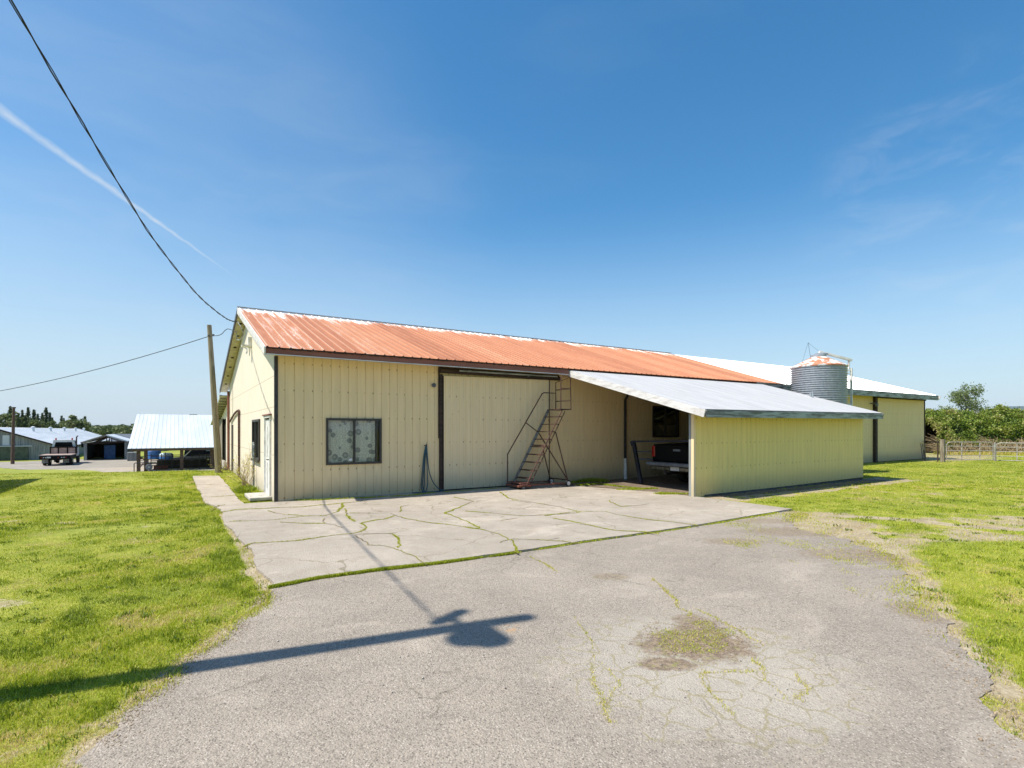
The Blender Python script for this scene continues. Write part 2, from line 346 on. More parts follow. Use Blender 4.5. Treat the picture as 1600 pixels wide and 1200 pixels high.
        blot = smooth(nt, noi(nt, mapv(nt, o, (1, 1, 1), (0, 0, .4), (3, 1, 0)), 1.7, 8, .7, .6), .56, .68)
        col = mixc(nt, math_(nt, 'MULTIPLY', blot, .30), col, (.23, .20, .165))
        wht = smooth(nt, noi(nt, mapv(nt, o, (.6, 1.6, 1)), 2.6, 7, .7), .62, .72)
        col = mixc(nt, math_(nt, 'MULTIPLY', wht, .35), col, (.58, .54, .48))
    L(nt, col, b.inputs['Base Color']); b.inputs['Roughness'].default_value = .93
    h = math_(nt, 'ADD', fine, math_(nt, 'MULTIPLY', vo.outputs['Distance'], -.8))
    bump(nt, b, h, .8 * agg, .010)
paving('asphalt', (.342, .292, .238), (.62, .55, .47), (.10, .085, .07), (.35, .295, .235), 1.0, True)
paving('concrete', (.43, .372, .305), (.52, .475, .41), (.22, .19, .155), (.30, .25, .19), .9)
paving('gravel', (.32, .29, .25), (.48, .46, .43), (.17, .15, .13), (.30, .25, .18), 1.0)
simple('crack_soil', (.19, .15, .085), (.10, .08, .045), 14, .98)
# lawn soil/thatch (under the blades) and far grass; dirt mask comes as an attribute
m, nt, b, o = new_mat('lawn')
at_ = N('ShaderNodeAttribute', nt); at_.attribute_name = 'dirt'
g1 = noi(nt, o, .35, 5, .6); g2 = noi(nt, o, 2.5, 6, .65); g3 = noi(nt, o, 24, 4, .7)
f = math_(nt, 'ADD', math_(nt, 'MULTIPLY', g1, .3), math_(nt, 'ADD', math_(nt, 'MULTIPLY', g2, .35), math_(nt, 'MULTIPLY', g3, .35)))
gc = ramp(nt, f, [(.34, (.09, .12, .010)), (.46, (.19, .225, .016)), (.56, (.30, .31, .035)), (.68, (.42, .35, .12))])
dc = ramp(nt, math_(nt, 'ADD', math_(nt, 'MULTIPLY', g2, .4), math_(nt, 'MULTIPLY', g3, .6)), [(.35, (.19, .145, .085)), (.5, (.34, .275, .17)), (.65, (.46, .40, .30))])
L(nt, mixc(nt, smooth(nt, math_(nt, 'ADD', at_.outputs['Fac'], math_(nt, 'MULTIPLY_ADD', g3, .4, -.2)), .12, .42), gc, dc), b.inputs['Base Color'])
b.inputs['Roughness'].default_value = .95; bump(nt, b, math_(nt, 'ADD', g3, g2), .7, .03)
# leaves / blades with a tint attribute
def leafy(name, stops, trans=.25, rough=.6):
    m, nt, b, o = new_mat(name)
    a = N('ShaderNodeAttribute', nt); a.attribute_name = 'tint'
    c = ramp(nt, a.outputs['Fac'], stops); L(nt, c, b.inputs['Base Color']); b.inputs['Roughness'].default_value = rough
    t = N('ShaderNodeBsdfTranslucent', nt); L(nt, c, t.inputs[0]); mx = N('ShaderNodeMixShader', nt, i_0=trans)
    L(nt, b.outputs[0], mx.inputs[1]); L(nt, t.outputs[0], mx.inputs[2]); L(nt, mx.outputs[0], nt.nodes['Material Output'].inputs[0])
leafy('grass_blade', [(0, (.11, .17, .008)), (.3, (.27, .335, .010)), (.56, (.41, .47, .014)), (.76, (.60, .53, .10)), (1, (.66, .50, .25))], .35)
leafy('bramble_leaf', [(0, (.03, .055, .008)), (.35, (.12, .19, .02)), (.7, (.27, .34, .045)), (1, (.42, .36, .15))], .35)
leafy('tree_leaf', [(0, (.06, .09, .03)), (.5, (.16, .21, .08)), (1, (.26, .30, .14))], .35)
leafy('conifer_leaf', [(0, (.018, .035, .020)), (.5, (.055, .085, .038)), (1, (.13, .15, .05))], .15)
leafy('broad_leaf', [(0, (.05, .08, .03)), (.5, (.14, .18, .065)), (1, (.27, .28, .12))], .25)
simple('far_hill', (.05, .085, .06), (.035, .06, .05), .01, .95)
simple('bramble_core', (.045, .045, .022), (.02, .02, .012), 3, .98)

# ------------------------------------------------------------------ mesh helpers
class MB:
    def __init__(s): s.v = []; s.f = []
    def quad(s, *p):
        n = len(s.v); s.v += [tuple(q) for q in p]; s.f.append(tuple(range(n, n + len(p)))); return s
    def box(s, x0, x1, y0, y1, z0, z1):
        n = len(s.v)
        s.v += [(x, y, z) for z in (z0, z1) for x, y in ((x0, y0), (x1, y0), (x1, y1), (x0, y1))]
        s.f += [tuple(n + i for i in f) for f in ((3, 2, 1, 0), (4, 5, 6, 7), (0, 1, 5, 4), (1, 2, 6, 5), (2, 3, 7, 6), (3, 0, 4, 7))]
        return s
    def bevbox(s, x0, x1, y0, y1, z0, z1, r=.02):     # rounded in plan and section: chamfered box
        n = len(s.v); L = []
        for z, k in ((z0, r), (z0 + r, 0), (z1 - r, 0), (z1, r)):
            a, b, c, d = x0 + k, x1 - k, y0 + k, y1 - k
            L.append([(a + r, c, z), (b - r, c, z), (b, c + r, z), (b, d - r, z), (b - r, d, z), (a + r, d, z), (a, d - r, z), (a, c + r, z)])
        for l in L: s.v += l
        for i in range(3):
            for j in range(8): s.f.append((n + i * 8 + j, n + i * 8 + (j + 1) % 8, n + (i + 1) * 8 + (j + 1) % 8, n + (i + 1) * 8 + j))
        s.f.append(tuple(n + 7 - j for j in range(8))); s.f.append(tuple(n + 24 + j for j in range(8)))
        return s
    def bar(s, p, q, w_, h, upv=(0, 0, 1)):           # rectangular bar from p to q
        p, q = Vector(p), Vector(q); d = (q - p).normalized(); u = Vector(upv)
        if abs(d.dot(u)) > .98: u = Vector((1, 0, 0))
        a = d.cross(u).normalized(); b = a.cross(d).normalized(); n = len(s.v)
        for e in (p, q):
            for i, j in ((-1, -1), (1, -1), (1, 1), (-1, 1)): s.v.append(tuple(e + a * (i * w_ / 2) + b * (j * h / 2)))
        s.f += [tuple(n + i for i in f) for f in ((0, 1, 2, 3), (7, 6, 5, 4), (0, 4, 5, 1), (1, 5, 6, 2), (2, 6, 7, 3), (3, 7, 4, 0))]
        return s
    def tube(s, pts, r, k=8, r1=None):
        pts = [Vector(p) for p in pts]; n = len(s.v); m = len(pts); ref = None
        for i, p in enumerate(pts):
            d = (pts[min(i + 1, m - 1)] - pts[max(i - 1, 0)]).normalized()
            if ref is None: ref = Vector((0, 0, 1)) if abs(d.z) < .9 else Vector((1, 0, 0))
            a = d.cross(ref)
            if a.length < 1e-4: a = d.cross(Vector((0, 1, 0)))
            a.normalize(); b = a.cross(d).normalized(); ref = b
            rr = (r if r1 is None else r + (r1 - r) * i / (m - 1)) if not isinstance(r, (list, tuple)) else r[i]
            for j in range(k):
                t = 2 * math.pi * j / k; s.v.append(tuple(p + a * (rr * math.cos(t)) + b * (rr * math.sin(t))))
        for i in range(m - 1):
            for j in range(k): s.f.append((n + i * k + j, n + (i + 1) * k + j, n + (i + 1) * k + (j + 1) % k, n + i * k + (j + 1) % k))
        s.f.append(tuple(n + j for j in range(k))); s.f.append(tuple(n + (m - 1) * k + k - 1 - j for j in range(k)))
        return s
    def lathe(s, cx, cy, prof, k=32, cap=True):
        n = len(s.v)
        for r, z in prof:
            for j in range(k):
                t = 2 * math.pi * j / k; s.v.append((cx + r * math.cos(t), cy + r * math.sin(t), z))
        for i in range(len(prof) - 1):
            for j in range(k): s.f.append((n + i * k + j, n + i * k + (j + 1) % k, n + (i + 1) * k + (j + 1) % k, n + (i + 1) * k + j))
        if cap:
            s.f.append(tuple(n + k - 1 - j for j in range(k))); e = n + (len(prof) - 1) * k; s.f.append(tuple(e + j for j in range(k)))
        return s
    def wheel(s, c, r, w_, axis='x', k=24, prof=None):
        prof = prof or [(r * .55, -w_ / 2 + .01), (r * .9, -w_ / 2), (r, -w_ / 3), (r, w_ / 3), (r * .9, w_ / 2), (r * .55, w_ / 2 - .01)]
        n = len(s.v); c = Vector(c)
        for q, h in prof:
            for j in range(k):
                t = 2 * math.pi * j / k; a, b = q * math.cos(t), q * math.sin(t)
                s.v.append(tuple(c + (Vector((h, a, b)) if axis == 'x' else Vector((b, h, a)))))
        for i in range(len(prof) - 1):
            for j in range(k): s.f.append((n + i * k + j, n + i * k + (j + 1) % k, n + (i + 1) * k + (j + 1) % k, n + (i + 1) * k + j))
        s.f.append(tuple(n + k - 1 - j for j in range(k))); e = n + (len(prof) - 1) * k; s.f.append(tuple(e + j for j in range(k)))
        return s
    def prism(s, pts, y0, y1):                         # outline in x,z extruded along y
        n = len(s.v); k = len(pts)
        for y in (y0, y1): s.v += [(x, y, z) for x, z in pts]
        s.f.append(tuple(n + i for i in range(k))); s.f.append(tuple(n + 2 * k - 1 - i for i in range(k)))
        for i in range(k): s.f.append((n + i, n + k + i, n + k + (i + 1) % k, n + (i + 1) % k))
        return s
def tri_object(name, V, Fc, mat, parent=None, tint=None, smooth_=False):
    me = bpy.data.meshes.new(name)
    V = np.asarray(V, dtype=np.float32); Fc = np.asarray(Fc, dtype=np.int32); k = Fc.shape[1]
    me.vertices.add(len(V)); me.vertices.foreach_set('co', V.ravel())
    me.loops.add(Fc.size); me.loops.foreach_set('vertex_index', Fc.ravel())
    me.polygons.add(len(Fc)); me.polygons.foreach_set('loop_start', np.arange(len(Fc), dtype=np.int32) * k)
    me.polygons.foreach_set('loop_total', np.full(len(Fc), k, dtype=np.int32))
    me.update(); me.validate()
    if tint is not None:
        a = me.attributes.new('tint', 'FLOAT', 'POINT'); a.data.foreach_set('value', np.asarray(tint, dtype=np.float32))
    me.materials.append(MATS[mat]); o = bpy.data.objects.new(name, me); COL.objects.link(o)
    if parent is not None: attach(o, parent)
    return o
def worldpos(o):
    p = Vector((0, 0, 0))
    while o is not None: p += o.location; o = o.parent
    return p
def attach(o, parent):
    o.parent = parent; o.location = -worldpos(parent)    # mesh stays in world coordinates
def part(name, mb, mat, parent=None, sm=False, label=None):
    me = bpy.data.meshes.new(name); me.from_pydata(mb.v, [], mb.f); me.update()
    bm = bmesh.new(); bm.from_mesh(me); bmesh.ops.recalc_face_normals(bm, faces=bm.faces); bm.to_mesh(me); bm.free()
    if sm:
        for p in me.polygons: p.use_smooth = True
        try: me.set_sharp_from_angle(angle=R_(40))
        except Exception: pass
    me.materials.append(MATS[mat]); o = bpy.data.objects.new(name, me); COL.objects.link(o)
    if parent is not None: attach(o, parent)
    if label: o['label'] = label
    return o
def lpart(name, mb, mat, parent, sm=False, label=None):  # mesh written in the parent's own coordinates
    o = part(name, mb, mat, None, sm, label); o.parent = parent; return o
def tag(o, label, cat, group=None, kind=None):
    o['label'] = label; o['category'] = cat
    if group: o['group'] = group
    if kind: o['kind'] = kind
    return o
def thing(name, loc, label, cat, group=None, rz=0):
    o = bpy.data.objects.new(name, None); COL.objects.link(o); o.location = loc; o.rotation_euler = (0, 0, rz); o.empty_display_size = .3
    return tag(o, label, cat, group)
def copy_tree(o, parent=None):
    c = o.copy(); COL.objects.link(c); c.parent = parent
    for ch in list(o.children): copy_tree(ch, c)
    return c
def struct(o): o['kind'] = 'structure'; return o

def fnoise(x, y, s, seed=0):                             # vectorised value noise 0..1
    x = np.asarray(x, float) * s + seed * 17.3; y = np.asarray(y, float) * s - seed * 9.1
    xi = np.floor(x).astype(np.int64); yi = np.floor(y).astype(np.int64); fx = x - xi; fy = y - yi
    fx = fx * fx * (3 - 2 * fx); fy = fy * fy * (3 - 2 * fy)
    def h(a, b):
        n = (a * 374761393 + b * 668265263 + seed * 1442695041) & 0x7fffffff
        n = ((n ^ (n >> 13)) * 1274126177) & 0x7fffffff
        return ((n ^ (n >> 16)) & 0xffff) / 65535.0
    return (h(xi, yi) * (1 - fx) + h(xi + 1, yi) * fx) * (1 - fy) + (h(xi, yi + 1) * (1 - fx) + h(xi + 1, yi + 1) * fx) * fy
def fbm(x, y, s, seed=0, oct=5):
    r = 0; a = 1; t = 0
    for i in range(oct): r = r + a * fnoise(x, y, s * 2.03 ** i, seed + i * 7); t += a; a *= .62
    return np.clip((r / t - .5) * 1.45 + .5, 0, 1)
def sstep(x, a, b):
    t = np.clip((np.asarray(x, float) - a) / (b - a), 0, 1); return t * t * (3 - 2 * t)
def pip(x, y, poly):
    x = np.asarray(x, float); y = np.asarray(y, float); r = np.zeros(x.shape, bool); n = len(poly)
    for i in range(n):
        (x1, y1), (x2, y2) = poly[i], poly[(i + 1) % n]
        if y1 == y2: continue
        c = ((y1 > y) != (y2 > y)) & (x < (x2 - x1) * (y - y1) / (y2 - y1) + x1); r ^= c
    return r

# ------------------------------------------------------------------ ground
def depth_lat(x, y):
    dx = np.asarray(x, float) - CAM[0]; dy = np.asarray(y, float) - CAM[1]
    return dx * F[0] + dy * F[1], dx * Rt[0] + dy * Rt[1]
def height(x, y):
    d, l = depth_lat(x, y); s = l / np.maximum(d, 1.0)
    d0 = 19.4 + np.clip((s + .93) / .35, -1, 1.6) * 1.6
    h = -0.088 * np.maximum(d - d0, 0)
    h = np.maximum(h, -1.85)
    wgt = sstep(s, -.40, -.52) * sstep(d, 10, 18)
    r = h * wgt
    e = sstep(x, 12, 24) * sstep(y, 0.5, -2.5) * -.0      # level field to the right
    return r + e
def grid_axis(a, b, step, far):
    c = list(np.arange(a, b + step / 2, step)); s = step; q = b
    while q < far: s *= 1.45; q += s; c.append(q)
    s = step; q = a; lo = []
    while q > -far: s *= 1.45; q -= s; lo.append(q)
    return np.array(lo[::-1] + c)
gx = grid_axis(-10, 22, .09, 14000); gy = grid_axis(-14, 14, .09, 14000)
GX, GY = np.meshgrid(gx, gy); HZ = height(GX, GY)
HZ = HZ + np.where((abs(GX) < 60) & (abs(GY) < 60), (fnoise(GX, GY, .9, 3) - .5) * .03 * sstep(-GX, .8, 2.5), 0)
dirtpoly = [gz(*p) for p in [(1150, 808), (1250, 797), (1420, 798), (1640, 806), (1640, 850), (1480, 852), (1430, 905), (1380, 900), (1300, 880), (1150, 870)]]
EDGES = []
def seg_dist(x, y, line):
    r = np.full(np.shape(x), 9.0)
    for (x1, y1), (x2, y2) in zip(line, line[1:]):
        dx, dy = x2 - x1, y2 - y1; t = np.clip(((x - x1) * dx + (y - y1) * dy) / (dx * dx + dy * dy + 1e-9), 0, 1)
        r = np.minimum(r, np.hypot(x - x1 - t * dx, y - y1 - t * dy))
    return r
EDGE_L = [gz(*p) for p in [(420, 921), (405, 945), (385, 967), (350, 1000), (305, 1028), (272, 1062), (240, 1090), (190, 1133), (130, 1200)]]
EDGE_R = [gz(*p) for p in [(1240, 799), (1235, 825), (1330, 845), (1390, 868), (1420, 905), (1440, 950), (1475, 990), (1530, 1042), (1585, 1112), (1630, 1200)]]
def dirt_mask(x, y):
    x = np.asarray(x, float); y = np.asarray(y, float); r = np.zeros(x.shape); m = (abs(x) < 45) & (abs(y) < 30)
    r[m] = dirt_mask_(x[m], y[m]); return r
def dirt_mask_(x, y):
    n = fbm(x, y, 1.0, 1, 6); n2 = fbm(x, y, 5.0, 6, 3)
    ins = pip(x, y, dirtpoly); bd = seg_dist(x, y, dirtpoly + dirtpoly[:1]); b = np.where(ins, sstep(bd, 0, .5), 0)
    d = b * sstep(n, .22, .62) * .60
    l_ = [gz(*p) for p in [(1290, 806), (1420, 812), (1500, 822), (1640, 830)]]
    d = np.maximum(d, (1 - sstep(seg_dist(x, y, l_), .03, .10 + .5 * n)) * .95)
    rim = (x > 8) & (x < 18.5) & (y < -4.1) & (y > -5.1 - .5 * n)
    d = np.maximum(d, rim * sstep(n2, .2, .6) * .9)
    d = np.maximum(d, ((x < -.98) & (x > -1.09 - .14 * n) & (y < -1) & (y > -6.8)) * (.3 + .6 * n2))
    d = np.maximum(d, sstep(x, 28, 34) * sstep(y, -3.2, 0) * .9 * n)
    e1 = seg_dist(x, y, EDGE_L); e2 = seg_dist(x, y, EDGE_R)
    d = np.maximum(d, (1 - sstep(e1, .0, .04 + .30 * n)) * (.15 + .95 * n2)); d = np.maximum(d, (1 - sstep(e2, .0, .06 + .55 * n)) * (.20 + .90 * n2))
    d = np.maximum(d, sstep(n, .80, .95) * .35)
    return np.clip(d, 0, 1)
DM = dirt_mask(GX, GY)
V = np.stack([GX.ravel(), GY.ravel(), HZ.ravel()], 1); ny, nx = GX.shape
idx = np.arange(ny * nx).reshape(ny, nx)
Fc = np.stack([idx[:-1, :-1].ravel(), idx[:-1, 1:].ravel(), idx[1:, 1:].ravel(), idx[1:, :-1].ravel()], 1)
g = tri_object('ground', V, Fc, 'lawn'); struct(g)
a = g.data.attributes.new('dirt', 'FLOAT', 'POINT'); a.data.foreach_set('value', DM.ravel().astype(np.float32))

def rough_line(pts, step=.05, amp=.03, seed=1, closed=False):
    out = []; n = len(pts)
    for i in range(n if closed else n - 1):
        a, b = np.array(pts[i], float), np.array(pts[(i + 1) % n], float); L_ = np.linalg.norm(b - a)
        if L_ < 1e-6: continue
        k = max(1, int(L_ / step)); nrm = np.array([-(b - a)[1], (b - a)[0]]) / L_
        for j in range(k):
            p = a + (b - a) * j / k
            o = (fnoise(p[0], p[1], 1.5, seed) - .5) * amp * 3 + (fnoise(p[0], p[1], 7, seed + 1) - .5) * amp * 1.6 + (fnoise(p[0], p[1], 25, seed + 2) - .5) * amp * .6
            out.append(tuple(p + nrm * o))
    if not closed: out.append(tuple(pts[-1]))
    return out
def sheet(name, poly, z, mat, thick=0.0, parent=None):
    vs = [Vector((p[0], p[1], 0)) for p in poly]; tris = tessellate_polygon([vs])
    mb = MB(); mb.v = [(p[0], p[1], z) for p in poly]; mb.f = [tuple(t) for t in tris]
    if thick:
        n = len(poly); mb.v += [(p[0], p[1], z - thick) for p in poly]
        for i in range(n): mb.f.append((i, (i + 1) % n, n + (i + 1) % n, n + i))
    return part(name, mb, mat, parent)
PATCHC = gz(1090, 1008)
edgeL = [gz(*p) for p in [(420, 921), (405, 945), (385, 967), (350, 1000), (305, 1028), (272, 1062), (240, 1090), (190, 1133), (130, 1200)]]
edgeR = [gz(*p) for p in [(1240, 799), (1235, 825), (1330, 845), (1390, 868), (1420, 905), (1440, 950), (1475, 990), (1530, 1042), (1585, 1112), (1630, 1200)]]
front = [gz(*p) for p in [(420, 921), (500, 906), (600, 892), (680, 883), (800, 867), (920, 848), (1030, 833), (1100, 822), (1240, 798)]]
drive = rough_line(edgeL, step=.04, amp=.06, seed=4) + [(-2.4, -10.6), (-4.6, -16), (-4.6, -22), (5, -22), (5.0, -15), (1.2, -12.2)] + rough_line(edgeR[::-1], step=.04, amp=.10, seed=6) + rough_line(front[::-1], amp=.012, seed=8)[1:-1]
drv = struct(sheet('driveway', drive, .010, 'asphalt', .03))
padL = [(-.62, .05), (-.62, 1.6), (-.60, 4), (-.58, 8.4), (-1.38, 8.8), (-1.36, 5), (-1.3, .6), (-1.16, .1), (-1.10, -.6), (-1.13, -2.0), (-1.08, -4.2), (-1.0, -4.9), (-1.05, -5.7), (-1.02, front[0][1] + .03)]
frontp = [(p[0], p[1] + .035) for p in front]
pad = rough_line(padL, amp=.02, seed=11) + rough_line(frontp, amp=.010, seed=12) + [(8.62, -5.0), (8.55, -4.2), (8.5, -3.2), (7.7, -1.0), (7.5, -.75), (7.4, .0)]
padO = struct(sheet('concrete_pad', pad, .035, 'concrete', .06))
# carport slab
struct(sheet('soil_strip', rough_line([(8.75, -4.40), (17.1, -4.28), (17.6, -4.75), (14.5, -4.85), (11.5, -4.72), (9.6, -4.62), (8.9, -4.55)], .06, .05, 61, True), .012, 'dirt'))
struct(sheet('carport_floor', [(8.7, -4.28), (17.0, -4.2), (17.0, -.02), (7.6, -.02), (7.9, -.8), (8.6, -3.2)], .030, 'dirt', .05))
cracks_px = [
 [(328,803),(370,796),(390,795),(408,795),(444,793),(474,792),(500,789),(520,788),(536,786),(575,783)],
 [(420,798),(444,803),(474,806)],
 [(358,815),(398,814),(428,812),(474,806.5),(506,805.6),(528,799),(536,793),(538,786)],
 [(537,795),(540,806),(554,815)],[(510,810),(509,817),(522,821),(534,825)],[(438,816),(472,817.6),(509,818)],
 [(386,854),(396,849),(412,848),(440,846),(466,844),(490,841),(520,837),(550,834),(564,831),(572,824),(564,818),(580,814),(604,810),(615,806)],
 [(546,802),(580,802),(610,802),(635,810),(679,817.6),(719,823),(742,826),(779,835),(796,843.5),(782,848)],
 [(555,835),(585,834),(612,833.4),(627,840.6),(628,852),(622,856)],
 [(555,836),(578,850.7),(600,853),(618,856.4),(647,869),(667,882)],
 [(710,777),(742,783),(720,792),(696,802),(718,810),(736,817.6),(747,826),(722,823)],
 [(779,769),(796,779),(831,784.6),(875,792),(907,800),(945,799),(970,805),(1010,812),(1060,817),(1090,822)],
 [(796,843.5),(825,843.5),(854,843.5),(874,840.6)],[(796,843.5),(802,855),(811,865)],
 [(638,789),(624,792),(624,800)],[(727,799),(770,802),(819,806),(854,804.7),(900,802),(907,800)],
 [(782,813),(808,810)],[(850,806),(880,802),(907,800)],[(950,782),(972,792),(1015,787)],
 [(865,810),(920,820),(960,829),(1030,834)],[(800,842),(875,845),(905,849)],[(830,786),(800,781)],
 [(328,797),(340,790),(352,789)],[(305,757),(345,758)],[(318,777),(368,774)]]
cr = MB(); CR = []
for i, c in enumerate(cracks_px):
    P = rough_line([gz(x, y, .035) for x, y in c], .05, .028, 30 + i); CR.append((P, i))
    for j in range(len(P) - 1):
        a, b = np.array(P[j]), np.array(P[j + 1]); d = b - a; l = np.linalg.norm(d)
        if l < 1e-6: continue
        n = np.array([-d[1], d[0]]) / l; w0 = .002 + .013 * fnoise(a[0], a[1], 2.2, 5); w1 = .002 + .013 * fnoise(b[0], b[1], 2.2, 5)
        cr.quad((*(a - n * w0), .0385), (*(b - n * w1), .0385), (*(b + n * w1), .0385), (*(a + n * w0), .0385))
struct(part('pad_cracks', cr, 'crack_soil'))
# pothole patch: bare soil in the asphalt
pp = [gz(*p) for p in [(985,1000),(1000,992),(1030,990),(1060,975),(1085,962),(1110,975),(1140,985),(1170,1005),(1165,1020),(1125,1028),(1085,1032),(1050,1040),(1025,1050),(1005,1035),(1010,1020),(990,1015)]]
# far yard road and concrete strip, on the lower level behind the crest
def yard(name, pts, z, mat): return struct(sheet(name, rough_line([gz(x, y, z) for x, y in pts], .6, .12, 60, True), z, mat))
yard('yard_road', [(-260, 729), (0, 731), (70, 736), (215, 733), (340, 733), (420, 712), (205, 716.5), (110, 718), (40, 721), (-260, 727)], -1.838, 'gravel')
yard('yard_apron', [(40, 742), (62, 734.5), (140, 731.5), (215, 729.5), (345, 728), (345, 745), (120, 746)], -1.815, 'concrete')

# ------------------------------------------------------------------ grass
CLEAR = [drive, pad, [(8.3, -4.35), (17.2, -4.25), (17.2, 0), (8.3, 0)], [(0, 0), (34, 0), (34, 12), (0, 20)]]
def blades(name, pts, hgt, wid, tint, mat='grass_blade', zoff=None, curl=.95, five=True, label=None):
    n = len(pts)
    if n == 0: return None
    x, y = pts[:, 0], pts[:, 1]; z = height(x, y) + (0 if zoff is None else zoff)
    th = rng.uniform(0, 2 * np.pi, n); lean = rng.uniform(.1, 1, n) * curl; la = rng.uniform(0, 2 * np.pi, n)
    sx_, sy_ = np.cos(th) * wid / 2, np.sin(th) * wid / 2; lx, ly = np.cos(la) * lean * hgt, np.sin(la) * lean * hgt
    o = np.stack([x, y, z - .004], 1)
    side = np.stack([sx_, sy_, np.zeros(n)], 1); mid = np.stack([lx * .35, ly * .35, hgt * .6], 1); tip = np.stack([lx, ly, hgt * (1 - lean * .35)], 1)
    V = np.stack([o - side, o + side, o + mid + side * .8, o + mid - side * .8, o + tip], 1).reshape(-1, 3)
    i = np.arange(n)[:, None] * 5
    Fc = np.concatenate([i + [[0, 1, 2]], i + [[0, 2, 3]], i + [[3, 2, 4]]], 0)
    return tri_object(name, V, Fc, mat, tint=np.repeat(tint, 5))
def lawn_points(n, s0, s1, d0, d1, p=1.0):
    # density falls with distance; uniform over the lateral angle
    u = rng.uniform(0, 1, n); k = 1 - p
    d = d0 * (d1 / d0) ** u if abs(k) < 1e-6 else (d0 ** k + u * (d1 ** k - d0 ** k)) ** (1 / k)
    s = rng.uniform(s0, s1, n); l = s * d
    return np.stack([CAM[0] + d * F[0] + l * Rt[0], CAM[1] + d * F[1] + l * Rt[1]], 1), d
def tints(P, base=.5):
    x, y = P[:, 0], P[:, 1]
    t = base + .03 + (fbm(x, y, .5, 21, 6) - .5) * .42 + (fbm(x, y, 5, 23, 4) - .5) * .42 + rng.normal(0, .12, len(x))
    return t
def make_lawn(name, n, s0, s1, d0, d1, label, extra=0.0):
    P, d = lawn_points(n, s0, s1, d0, d1)
    keep = np.ones(n, bool)
    for c in CLEAR: keep &= ~pip(P[:, 0], P[:, 1], c)
    dm = dirt_mask(P[:, 0], P[:, 1]); dens = fbm(P[:, 0], P[:, 1], 2.0, 31)
    keep &= rng.uniform(0, 1, n) > dm * 1.5 * (1.2 - dens * .6)
    keep &= (rng.uniform(0, 1, n) < .45 + dens * 1.1)
    keep &= height(P[:, 0], P[:, 1]) > -1.7
    P, d, dm = P[keep], d[keep], dm[keep]; k = len(P)
    clump = sstep(fbm(P[:, 0], P[:, 1], 3.5, 33, 4), .50, .82)
    near_edge = np.exp(-np.maximum(0, np.abs(P[:, 0] + 1.5) - .1) * 2.2) * (P[:, 1] > -7) * (P[:, 0] < 0)
    h = (.010 + .017 * rng.uniform(0, 1, k) + .026 * clump * rng.uniform(0, 1, k)) * (1 + .25 * np.clip(d / 20, 0, 1)) * (1 + .5 * near_edge)
    tall = rng.uniform(0, 1, k) < .04; h = h * np.where(tall, 2.0, 1.0)
    wd = .0030 * (d / 3.2) ** .80
    straw = sstep(fbm(P[:, 0], P[:, 1], 1.6, 35, 6), .55, .80)
    t = tints(P) + dm * .4 - clump * .30 - .05 + straw * (.34 + extra) + extra * .3 + .05 * (rng.uniform(0, 1, k) < .12) * 5
    o = blades(name, P, h, wd, np.clip(t, 0, 1)); tag(o, label, 'grass', kind='stuff'); return o
make_lawn('lawn_grass', 420000, -1.03, -.30, 2.35, 26, 'short bright green mown lawn left of the concrete and asphalt')
make_lawn('lawn_grass', 260000, .30, 1.03, 2.35, 16, 'patchy green grass on the right beside the asphalt edge', .16)
make_lawn('lawn_grass', 110000, .50, 1.03, 14, 36, 'mown grass in front of the barn door and field gates')
make_lawn('lawn_grass', 130000, -1.9, -1.03, 1.9, 20, 'mown lawn farthest left, around the plain shed beside the lawn')
make_lawn('lawn_grass', 130000, 1.03, 2.0, 1.6, 18, 'mown grass farthest right, beyond the asphalt and the weedy verge')
make_lawn('verge_grass', 26000, -.70, -.44, 9, 24, 'green weeds growing between the path and the gable wall')
# creeping edge tufts over the asphalt rim, crack weeds
def line_tufts(P, per_m, spread, h0, h1, z, gate=.45, seed=40, wmul=1.0, tb=.42):
    pts = []; 
    P = np.array(P); seg = np.linalg.norm(np.diff(P, axis=0), axis=1)
    for j in range(len(seg)):
        c = (P[j] + P[j + 1]) / 2; g_ = fnoise(c[0], c[1], 2.6, seed) * .6 + fnoise(c[0], c[1], .9, seed + 1) * .4
        if g_ < gate: continue
        d = math.hypot(c[0] - CAM[0], c[1] - CAM[1])
        n = rng.poisson(seg[j] * per_m * (g_ - gate) * 2.4 * (6 / max(6, d)))
        if n == 0: continue
        t = rng.uniform(0, 1, n)[:, None]; q = P[j] + (P[j + 1] - P[j]) * t + rng.normal(0, spread * (.4 + 1.4 * (g_ - gate)), (n, 2)); pts.append(q)
    if not pts: return None
    q = np.concatenate(pts); n = len(q); d, _ = depth_lat(q[:, 0], q[:, 1])
    return q, rng.uniform(h0, h1, n), .0034 * (d / 4) ** .8 * wmul, np.clip(rng.normal(tb, .14, n), 0, 1), np.full(n, z)
def merge(lst):
    lst = [l for l in lst if l is not None]
    return [np.concatenate([l[i] for l in lst]) for i in range(5)]
W = []
gate_by = {6: .32, 0: .38, 2: .38, 3: .42, 8: .46, 10: .36, 11: .38}
for P, i in CR: W.append(line_tufts(P, 950, .008 if i not in (6, 3, 2) else .014, .008, .028, .035, gate_by.get(i, .47) - .13, 40 + i, 1.25, .60))
q = merge(W); tag(blades('crack_weeds', q[0], q[1], q[2], q[3], zoff=q[4]), 'small yellow-green weeds growing in the cracks of the concrete', 'weeds', kind='stuff')
fl = rough_line(front, .05, .01, 9)
W = [line_tufts([p for p in fl if p[0] < 1.9], 4600, .011, .010, .045, .016, .28, 71, 1.3, .46), line_tufts([p for p in fl if 1.8 < p[0] < 8], 900, .018, .012, .035, .016, .22, 72, 1.2, .5)]
q = merge(W); tag(blades('joint_grass', q[0], q[1], q[2], q[3], zoff=q[4]), 'thick line of green grass in the joint between concrete and asphalt', 'grass', kind='stuff')
